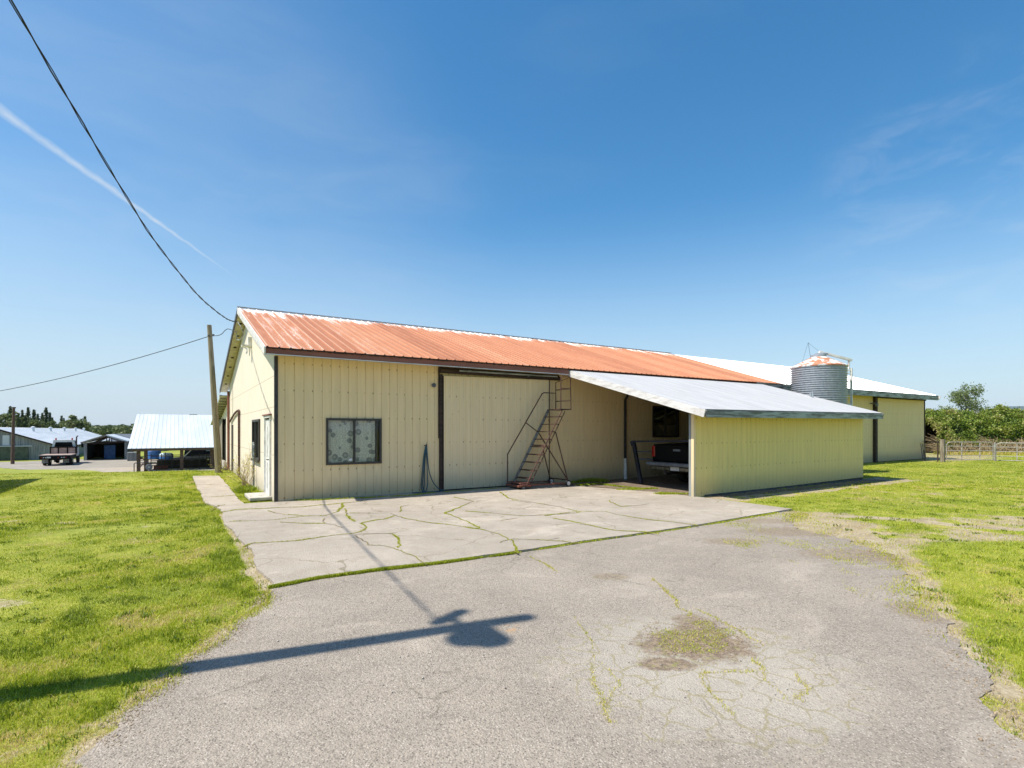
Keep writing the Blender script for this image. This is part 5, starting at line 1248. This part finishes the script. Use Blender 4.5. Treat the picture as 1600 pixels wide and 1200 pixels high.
part('side_wall', MB().box(xl - .1, xl - .04, yS, yS + D2, YZ, el.z - .1), 'dark_timber', os_); part('side_wall', MB().box(xr_ + .04, xr_ + .1, yS, yS + D2, YZ, er.z - .1), 'dark_timber', os_)
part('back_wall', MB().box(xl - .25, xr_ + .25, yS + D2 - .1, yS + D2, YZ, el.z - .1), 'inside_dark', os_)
tm = MB()
for yy in (.2, 3, 6): tm.bar((xl, yS + yy, el.z - .15), (xr_, yS + yy, er.z - .15), .08, .14).bar((xa, yS + yy, za - .15), (xa, yS + yy, el.z - .15), .08, .1).bar((xl + .6, yS + yy, el.z - .1), (xa, yS + yy, za - .2), .07, .1).bar((xr_ - .6, yS + yy, er.z - .1), (xa, yS + yy, za - .2), .07, .1)
part('roof_truss', tm, 'dark_timber', os_)
bl = onY(172, 705, yS + 3); o = part('storage_cabinet', MB().bevbox(bl.x - .55, bl.x + .55, yS + 2.6, yS + 3.4, YZ, bl.z + .75, .03).box(bl.x - .5, bl.x + .5, yS + 2.56, yS + 2.6, YZ + 1.1, YZ + 1.14), 'blue_plastic'); tag(o, 'tall blue cabinet standing inside the open shed', 'cabinet')
# slate roofed building behind
q1, q2 = P_(174, 678, 88), P_(204, 678, 88); hs_ = thing('farm_shed', (q1.x, q1.y, YZ), 'dark slate-roofed shed just behind the open shed', 'shed')
part('roof', MB().quad((q1.x, q1.y, q1.z), (q2.x + 4, q1.y, q1.z), (q2.x + 4, q1.y - 3.5, q1.z - 1.3), (q1.x, q1.y - 3.5, q1.z - 1.3)).quad((q1.x, q1.y, q1.z), (q2.x + 4, q1.y, q1.z), (q2.x + 4, q1.y + 3.5, q1.z - 1.3), (q1.x, q1.y + 3.5, q1.z - 1.3)), 'slate_roof', hs_)
part('wall', MB().box(q1.x + .2, q2.x + 3.8, q1.y - 3.2, q1.y + 3.2, YZ, q1.z - 1.22), 'grey_boards', hs_)
# loafing shed with the big pale roof
e0 = P_(199, 701, 43.4); ye = e0.y; lf = thing('loafing_shed', (e0.x, ye, YZ), 'post-framed shed with large pale metal roof behind the lawn', 'shed')
r0_ = onX(214, 647, e0.x); rz = r0_.z; ry = r0_.y; X1 = e0.x + 15
ribbed_roof('roof', lf, e0.x, X1, [(ye, e0.z), (ry, rz), (2 * ry - ye, e0.z)], 'roof_far', 0, .33, .03, .05)
part('eave_board', MB().box(e0.x + .3, X1, ye + .02, ye + .08, e0.z - .22, e0.z - .04), 'brown_post', lf)
for px__ in (216.5, 228, 284, 331):
    xx = onY(px__, 720, ye + .4).x; part('post', MB().box(xx - .13, xx + .13, ye + .3, ye + .56, YZ - .2, e0.z - .05), 'brown_post', lf)
for k in range(5): part('post', MB().box(e0.x + .5 + 3.4 * k, e0.x + .75 + 3.4 * k, 2 * ry - ye - .6, 2 * ry - ye - .35, YZ - .2, e0.z - .05), 'brown_post', lf)
xx0, xx1 = onY(216.5, 720, ye + .4).x, onY(228, 720, ye + .4).x
part('lattice', MB().bar((xx0, ye + .43, YZ + .2), (xx1, ye + .43, YZ + 1.0), .05, .06).bar((xx0, ye + .43, YZ + 1.3), (xx1, ye + .43, YZ + .9), .05, .06).box(xx0, xx1, ye + .41, ye + .45, YZ + .55, YZ + .63).box(xx0, xx1, ye + .41, ye + .45, YZ + 1.05, YZ + 1.13), 'rust_red', lf)
part('knee_brace', MB().bar((onY(286, 0, ye + .4).x, ye + .4, e0.z - .85), (onY(300, 0, ye + .4).x, ye + .4, e0.z - .15), .05, .06), 'galvanised', lf)
part('roof_vane', MB().bar((onX(262, 646, 0).x * 0 + e0.x + 4.6, ry, rz + .02), (e0.x + 5.3, ry, rz + .05), .06, .05), 'dark_metal', lf)
# metal pen rails in front of and inside the shed
pen = thing('pen_rails', (xx0, ye + 1.2, YZ), 'dark steel pen rails under the pale roofed shed', 'railing')
for y_, a, b_ in ((ye + 1.4, 236, 300), (ye + 4.5, 228, 345), (ye + 1.5, 300, 345)):
    xa_, xb_ = onY(a, 715, y_).x, onY(b_, 715, y_).x
    for z_ in (.45, .85, 1.2): part('rail', MB().tube([(xa_, y_, YZ + z_), (xb_, y_, YZ + z_)], .03, 6), 'dark_metal', pen)
    for k in range(5): part('rail_post', MB().tube([(xa_ + (xb_ - xa_) * k / 4, y_, YZ), (xa_ + (xb_ - xa_) * k / 4, y_, YZ + 1.45)], .035, 6), 'dark_metal', pen)
o = part('feed_bunk', MB().box(onY(245, 0, ye + 3).x, X1 - 1, ye + 3, ye + 4.2, YZ, YZ + .8), 'inside_dark'); tag(o, 'low dark feed bunk along the pen under the roof', 'bunk')
o = part('feed_trough', MB().box(onY(240, 0, ye + 1.8).x, onY(262, 0, ye + 1.8).x, ye + 1.8, ye + 2.4, YZ, YZ + .42), 'rust_red'); tag(o, 'low rusty red trough at the left end of the pen', 'trough')
hp_ = onY(211, 728, ye - .1); hr_ = thing('hand_rail', (hp_.x, ye - .2, YZ), 'bent steel guard rail left of the first shed post', 'railing')
part('rail', MB().tube([(onY(209.5, 0, ye - .2).x, ye - .2, YZ), (onY(209.5, 0, ye - .2).x, ye - .2, YZ + .72), (onY(211, 0, ye - .2).x, ye - .2, YZ + .78), (onY(244, 0, ye - .2).x, ye - .2, YZ + .78), (onY(244.5, 0, ye - .2).x, ye - .2, YZ)], .035, 8), 'dark_metal', hr_)
# round steel reel on legs
rx_ = onY(233, 725, ye - .3); rl_ = thing('steel_reel', (rx_.x, ye - .3, YZ), 'round dark steel reel standing beside the left shed posts', 'reel')
part('drum', MB().wheel((rx_.x, ye - .3, YZ + .42), .25, .35, 'y', 22), 'grey_plastic', rl_); part('hub', MB().wheel((rx_.x, ye - .3, YZ + .42), .07, .42, 'y', 14), 'galvanised', rl_)
part('stand', MB().bar((rx_.x - .25, ye - .3, YZ), (rx_.x, ye - .3, YZ + .4), .05, .05).bar((rx_.x + .25, ye - .3, YZ), (rx_.x, ye - .3, YZ + .4), .05, .05).box(rx_.x - .2, rx_.x + .2, ye - .4, ye - .2, YZ + .66, YZ + .74), 'dark_metal', rl_)
# blue tanks behind
def tank(px, d, w_, h_, label, band):
    q = P_(px, 715, d); t = thing('water_tank', (q.x, q.y, YZ), label, 'tank', 'blue tanks beyond the shed')
    lpart('barrel', MB().lathe(0, 0, [(w_ * .9, .45), (w_, .5), (w_, .5 + h_ * .45)], 20), 'blue_plastic', t, True)
    lpart('upper_body', MB().lathe(0, 0, [(w_ * 1.003, .5 + h_ * .45), (w_ * 1.003, .5 + h_ * .8), (w_ * .7, .5 + h_), (w_ * .2, .5 + h_ * 1.03)], 20), band, t, True)
    lpart('legs', MB().box(-w_ * .8, -w_ * .65, -.1, .1, 0, .5).box(w_ * .65, w_ * .8, -.1, .1, 0, .5).box(-w_ * .9, w_ * .9, -.5, .5, .42, .5), 'grey_plastic', t); return t
tank(240, 56, .66, 1.0, 'larger blue tank, left one under the pale roof', 'blue_plastic'); tank(260, 55, .62, .62, 'smaller blue tank with white top, right one under the pale roof', 'pale_plastic')
# grey bin beside open shed
q = P_(206, 716.5, 60); o = part('feed_bin', MB().bevbox(q.x - .45, q.x + .75, q.y, q.y + 1, YZ, YZ + 1.0, .04).box(q.x - .05, q.x + .05, q.y - .02, q.y, YZ, YZ + .7), 'grey_boards'); tag(o, 'square grey bin between the open shed and the pale roofed shed', 'bin')
# dark parked vehicle seen under the right half of the roof: a low dark building with opening
q = P_(290, 712, 66); db = thing('farm_shed', (q.x, q.y, YZ), 'dark low shed seen under the right half of the pale roof', 'shed')
xq = onY(289, 700, q.y).x; xq2 = onY(400, 700, q.y).x
part('wall', MB().box(xq, xq2, q.y, q.y + 5, YZ, .3), 'navy_steel', db); part('roof', MB().box(xq - .3, xq2 + .3, q.y - .3, q.y + 5.3, .3, .42), 'slate_roof', db)
part('window', MB().box(onY(322, 0, q.y).x, onY(332, 0, q.y).x, q.y - .05, q.y - .01, -1.0, 0.0), 'pale_plastic', db)
q = P_(300, 712, 80); 
gd = part('gravel_heap', MB().lathe(q.x + 2, q.y - 20, [(6, YZ - .02), (4.5, YZ + .25), (2, YZ + .5), (.2, YZ + .55)], 24), 'gravel'); tag(gd, 'low pale gravel heap beyond the pen rails', 'gravel heap')

# flatbed truck
yt = P_(62, 727.5, 51.0).y; xt0, xt1 = onY(60.5, 715, yt).x, onY(111, 715, yt).x; xc = (xt0 + xt1) / 2; wd = xt1 - xt0
tk = thing('flatbed_truck', (xc, yt, YZ), 'white flatbed truck with black deck parked in the far yard', 'truck')
z0 = YZ; k = wd / 2.35
def T(v): return v * k
bz = onY(80, 711, yt).z
part('deck', MB().box(xt0, xt1, yt, yt + T(3.4), bz - T(.08), bz), 'pink_boards', tk)
part('deck_frame', MB().box(xt0 + .02, xt1 - .02, yt - .03, yt + T(3.38), bz - T(.40), bz - T(.08)), 'black_paint', tk)
for i, fx_ in enumerate((.07, .13, .19, .58, .69, .76, .82)): part('marker_light', MB().box(xt0 + wd * fx_, xt0 + wd * (fx_ + .035), yt - .045, yt - .03, bz - T(.28), bz - T(.20)), 'white_plate' if i % 3 else 'red_lens', tk)
part('number_plate', MB().box(xt0 + wd * .24, xt0 + wd * .37, yt - .045, yt - .03, bz - T(.30), bz - T(.16)), 'white_plate', tk)
hz = onY(80, 699, yt + T(3.4)).z
hb = part('headboard', MB().box(xt0 + wd * .14, xt1 - wd * .02, yt + T(3.3), yt + T(3.38), bz, hz - T(.05)), 'pink_boards', tk)
part('headboard_frame', MB().box(xt0 + wd * .12, xt1, yt + T(3.26), yt + T(3.42), hz - T(.05), hz + T(.05)).box(xt0 + wd * .12, xt0 + wd * .16, yt + T(3.24), yt + T(3.42), bz, hz).box(xt0 + wd * .38, xt0 + wd * .42, yt + T(3.24), yt + T(3.42), bz, hz).box(xt0 + wd * .68, xt0 + wd * .72, yt + T(3.24), yt + T(3.42), bz, hz).box(xt1 - wd * .04, xt1, yt + T(3.24), yt + T(3.42), bz, hz), 'black_paint', tk)
yc = yt + T(3.6); ct = onY(92, 687.5, yc).z; cxl, cxr = xt0 + wd * .16, xt1 - wd * .04
cb = MB(); ins = wd * .06
sec = lambda y, a, top: [(cxl, y, z0 + T(.75)), (cxr, y, z0 + T(.75)), (cxr, y, hz - T(.1)), (cxr - ins, y, top), (cxl + ins, y, top), (cxl, y, hz - T(.1))]
s1, s2, s3 = sec(yc, 0, ct), sec(yc + T(1.3), 0, ct), sec(yc + T(2.0), 0, hz + T(.05)); b0 = len(cb.v); cb.v = s1 + s2 + s3
for a in range(2):
    for j in range(6): cb.f.append((a * 6 + j, a * 6 + (j + 1) % 6, a * 6 + 6 + (j + 1) % 6, a * 6 + 6 + j))
cb.f += [(5, 4, 3, 2, 1, 0), (12, 13, 14, 15, 16, 17)]
cb.box(cxl + .1, cxr - .1, yc + T(2.0), yc + T(3.0), z0 + T(.6), hz - T(.15))
cab = part('cab', cb, 'truck_white', tk)
part('rear_window', MB().quad((cxl + ins * 1.5, yc - .02, hz + T(.05)), (cxr - ins * 1.5, yc - .02, hz + T(.05)), (cxr - ins * 2.2, yc - .02, ct - T(.22)), (cxl + ins * 2.2, yc - .02, ct - T(.22))), 'black_paint', tk)
part('side_window', MB().quad((cxr + .01, yc + .3, hz - T(.1)), (cxr + .01, yc + T(1.4), hz - T(.1)), (cxr - ins * .9 + .02, yc + T(1.2), ct - T(.12)), (cxr - ins * .9 + .02, yc + .3, ct - T(.12))), 'black_paint', tk)
for fx_ in (.28, .82): part('beacon', MB().lathe(xt0 + wd * fx_, yc + .4, [(.07, ct), (.07, ct + .16), (.03, ct + .2)], 10), 'red_lens', tk)
part('exhaust_stack', MB().tube([(xt1 - .02, yt + T(3.5), bz), (xt1 - .02, yt + T(3.5), onY(108, 683, yt + T(3.5)).z), (xt1 + .1, yt + T(3.4), onY(108, 681, yt + T(3.5)).z)], .06, 8), 'dark_metal', tk)
part('door_mirror', MB().box(cxr + .25, cxr + .45, yc + T(1.6), yc + T(1.66), hz - .1, hz + .35).bar((cxr, yc + T(1.6), hz), (cxr + .3, yc + T(1.6), hz + .2), .04, .04), 'black_paint', tk)
for wx, wy, n_ in ((xt0 + wd * .10, yt + T(1.3), 1), (xt0 + wd * .24, yt + T(1.3), 1), (xt1 - wd * .18, yt + T(1.3), 1), (xt1 - wd * .06, yt + T(1.3), 1), (cxl + .15, yc + T(2.2), 1), (cxr - .1, yc + T(2.2), 1)):
    r_w = T(.45); wv = part('wheel', MB().wheel((wx, wy, z0 + r_w), r_w, T(.24), 'x', 20), 'black_rubber', tk, True); part('rim', MB().wheel((wx, wy, z0 + r_w), r_w * .5, T(.25), 'x', 14), 'chrome', wv)
for fx_ in (.12, .78): part('mud_flap', MB().box(xt0 + wd * (fx_ - .08), xt0 + wd * (fx_ + .12), yt + T(.7), yt + T(.73), z0 + T(.25), z0 + T(.75)), 'grey_boards', tk)
part('chassis', MB().box(xc - T(.4), xc + T(.4), yt + .1, yc + T(2.6), z0 + T(.55), z0 + T(.8)).wheel((xc - T(.1), yt + T(1.3), z0 + T(.5)), T(.2), T(.3), 'x', 12), 'black_paint', tk)

# building outside the left edge whose roof throws the shadow over the lawn
sh = thing('garden_shed', (-9.6, 8.5, 0), 'plain shed standing just outside the left edge of the lawn', 'shed')
part('wall', MB().box(-11.3, -7.9, 4.2, 10.6, 0, 3.2), 'cream_siding', sh)
part('roof', MB().prism([(-11.7, 3.15), (-9.6, 4.3), (-7.5, 3.15), (-7.5, 3.3), (-9.6, 4.45), (-11.7, 3.3)], 3.8, 11.0), 'slate_roof', sh)

# ================= distant trees
def conifer(h, seed, w_=.26):
    rs = random.Random(seed); t = bpy.data.objects.new('conifer', None); COL.objects.link(t)
    lpart('trunk', MB().tube([(0, 0, 0), (0, 0, h)], h * .014, 6, h * .002), 'bark', t)
    C = []; tn = []
    layers = 40
    for i in range(layers):
        f = .10 + .9 * (i / layers); R0 = h * w_ * 1.12 * (1 - f) ** 1.05 * rs.uniform(.72, 1.12) + h * .006; z = h * f
        for j in range(rs.randint(8, 11)):
            a = rs.uniform(0, 6.28); L2 = R0 * rs.uniform(.6, 1.15)
            for s_ in range(max(3, int(9 * (1 - f)) + 3)):
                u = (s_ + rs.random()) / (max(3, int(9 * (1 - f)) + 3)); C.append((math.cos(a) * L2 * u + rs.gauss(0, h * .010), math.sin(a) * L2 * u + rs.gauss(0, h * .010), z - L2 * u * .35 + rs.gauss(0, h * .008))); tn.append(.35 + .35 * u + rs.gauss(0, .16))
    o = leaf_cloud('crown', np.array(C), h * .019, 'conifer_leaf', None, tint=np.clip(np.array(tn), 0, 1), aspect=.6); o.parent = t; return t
def bush_tree(h, seed, n=1500):
    rs = random.Random(seed); t = bpy.data.objects.new('broadleaf_tree', None); COL.objects.link(t)
    mb = MB().tube([(0, 0, 0), (0, 0, h * .8)], h * .025, 6, h * .006); cl = []
    for i in range(13):
        a = rs.uniform(0, 6.28); f = rs.uniform(.3, .95); R0 = h * .30 * math.sin(math.pi * min(.95, max(.12, 1.05 - f))) ** .5 * rs.uniform(.3, 1)
        c = (math.cos(a) * R0, math.sin(a) * R0, h * f); cl.append((c, h * rs.uniform(.07, .13))); mb.tube([(0, 0, h * f * .7), c], h * .008, 4, h * .003)
    lpart('trunk', mb, 'bark', t); C = []; tn = []
    for i in range(n):
        c, r_ = rs.choice(cl); v = Vector((rs.gauss(0, 1), rs.gauss(0, 1), rs.gauss(0, 1))).normalized() * r_ * rs.uniform(.6, 1.1); C.append((c[0] + v.x, c[1] + v.y, c[2] + v.z * .8)); tn.append(.5 + rs.gauss(0, .2))
    o = leaf_cloud('crown', np.array(C), h * .028, 'broad_leaf', None, tint=np.clip(np.array(tn), 0, 1), aspect=.8); o.parent = t; return t
protoC = [conifer(10, 1, .25), conifer(10, 2, .20), conifer(10, 5, .30)]; protoB = [bush_tree(10, 3), bush_tree(10, 4, 1300)]; used = set()
def put(proto, px, top, d, label, seed, group, w_=1.0):
    key = id(proto); o = proto if key not in used else copy_tree(proto); used.add(key)
    q = at(px, 700, d); H = (CAM[2] - YZ) + (673 - top) / 824 * d; s_ = H / 10.0
    o.location = (q.x, q.y, YZ); o.scale = (s_ * w_, s_ * w_, s_); o.rotation_euler = (0, 0, seed * 1.7); o['label'] = label; o['category'] = 'tree'; o['group'] = group
GC, GB = 'conifers beyond the grey barn', 'broadleaf trees beyond the grey barn'
# (x, top y, distance, prototype, label)
TR_ = [(3, 645, 150, 'b0', 'tree at the left edge of the far treeline'), (16, 634.5, 160, 'c1', 'conifer just left of the far brown pole'), (27, 641, 150, 'b1', 'pale tree just right of the far brown pole'),
 (35, 640, 165, 'c0', 'conifer rising between the far pole and the tallest firs'), (44, 636, 160, 'c0', 'tall pointed fir, left of the tallest pair'), (53, 639.5, 168, 'c1', 'thin fir between the two tallest conifers'), (59, 646, 150, 'c2', 'low wide fir left of the tallest one'),
 (72, 636, 158, 'c2', 'tallest broad dark fir above the flatbed truck'), (82, 652, 150, 'c0', 'short dark fir right of the tallest one'), (89, 655, 148, 'b1', 'round low tree between two dark firs'), (96, 649, 155, 'c2', 'medium fir above the flatbed truck cab'),
 (105, 655, 150, 'b0', 'low green tree left of the tall open-crowned tree'), (122, 645.5, 150, 'b1', 'tall open-crowned tree at the end of the treeline'), (133, 650, 151, 'c1', 'thin scraggy fir at the right end of the treeline'), (-14, 640, 160, 'c0', 'conifer beyond the left edge of the view'), (-30, 643, 165, 'c2', 'wide conifer beyond the left edge of the view')]
TR_ += [(9, 650, 146, 'b1', 'low tree in front of the leftmost treeline gap'), (63, 655, 144, 'b0', 'low pale tree in front of the tallest firs'), (112, 653, 146, 'b1', 'low tree close left of the open-crowned tree'), (28, 652, 144, 'c2', 'dark low fir behind the far pole'), (128, 656, 147, 'b0', 'low tree below the scraggy fir'), (48, 654, 144, 'c2', 'dark low fir in front of the pointed fir'), (22, 648, 152, 'b1', 'green tree filling the gap behind the far brown pole'), (66, 645, 162, 'c1', 'narrow fir just left of the tallest dark fir'), (78, 644, 164, 'c0', 'pointed fir just right of the tallest dark fir'), (100, 653, 158, 'c0', 'short fir right of the medium fir'), (117, 655, 156, 'c2', 'low fir behind the open-crowned tree'), (40, 648, 150, 'c2', 'wide dark fir between far pole and pointed fir')]
protos = {'c0': protoC[0], 'c1': protoC[1], 'c2': protoC[2], 'b0': protoB[0], 'b1': protoB[1]}
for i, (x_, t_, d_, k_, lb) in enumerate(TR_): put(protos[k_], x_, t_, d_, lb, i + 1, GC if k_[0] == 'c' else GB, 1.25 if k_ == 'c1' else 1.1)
# farther wood reading as one mass
n = 34000; u = rng.uniform(-120, 420, n); dd_ = rng.uniform(260, 330, n); f = rng.uniform(0, 1, n)
tree_id = np.floor(u / 6.5 + np.floor(dd_ / 20) * .37); hh = 661 + (fnoise(tree_id, tree_id * 0, .9, 5)) * 7; cen = (tree_id - np.floor(dd_ / 20) * .37 + .5) * 6.5
wv = 1 - np.abs(u - cen) / 3.25; topy = hh + (1 - np.clip(wv, 0, 1)) ** 1.5 * 9
D_ = np.array([tuple(at(a, 700, b_)[:2]) for a, b_ in zip(u[:], dd_[:])]); ztop = CAM[2] + (673 - topy) / 824 * dd_; Zw = YZ + (ztop - YZ) * (1 - (1 - f) ** 1.6)
o = leaf_cloud('distant_wood', np.concatenate([D_, Zw[:, None]], 1), .75, 'broad_leaf', None, tint=np.clip(.35 + (fnoise(tree_id, dd_ / 20, .8, 9) - .5) * .5 + rng.normal(0, .12, n), 0, 1), aspect=.8); tag(o, 'far-off mixed wood on the horizon behind the farm sheds', 'wood', kind='stuff')
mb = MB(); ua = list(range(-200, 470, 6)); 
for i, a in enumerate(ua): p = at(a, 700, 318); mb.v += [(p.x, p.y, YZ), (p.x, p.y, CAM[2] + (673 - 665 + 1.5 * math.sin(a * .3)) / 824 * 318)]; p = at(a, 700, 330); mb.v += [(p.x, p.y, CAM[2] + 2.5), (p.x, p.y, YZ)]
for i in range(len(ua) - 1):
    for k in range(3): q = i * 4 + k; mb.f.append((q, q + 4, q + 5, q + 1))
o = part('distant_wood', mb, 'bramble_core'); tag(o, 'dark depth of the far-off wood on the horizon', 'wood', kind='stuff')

# ================= air
hz_m = bpy.data.materials.new('haze_air'); hz_m.use_nodes = True; hn_ = hz_m.node_tree; hn_.nodes.remove(hn_.nodes['Principled BSDF'])
pv = N('ShaderNodeVolumePrincipled', hn_); pv.inputs['Color'].default_value = (.72, .84, 1, 1); pv.inputs['Density'].default_value = 2.6e-5
L(hn_, pv.outputs[0], hn_.nodes['Material Output'].inputs['Volume']); MATS['haze_air'] = hz_m
o = part('haze', MB().box(-16500, 16500, -16500, 16500, YZ - 8, 620), 'haze_air'); o['kind'] = 'stuff'; o['label'] = 'thin pale blue haze in the air far away'; o['category'] = 'haze'
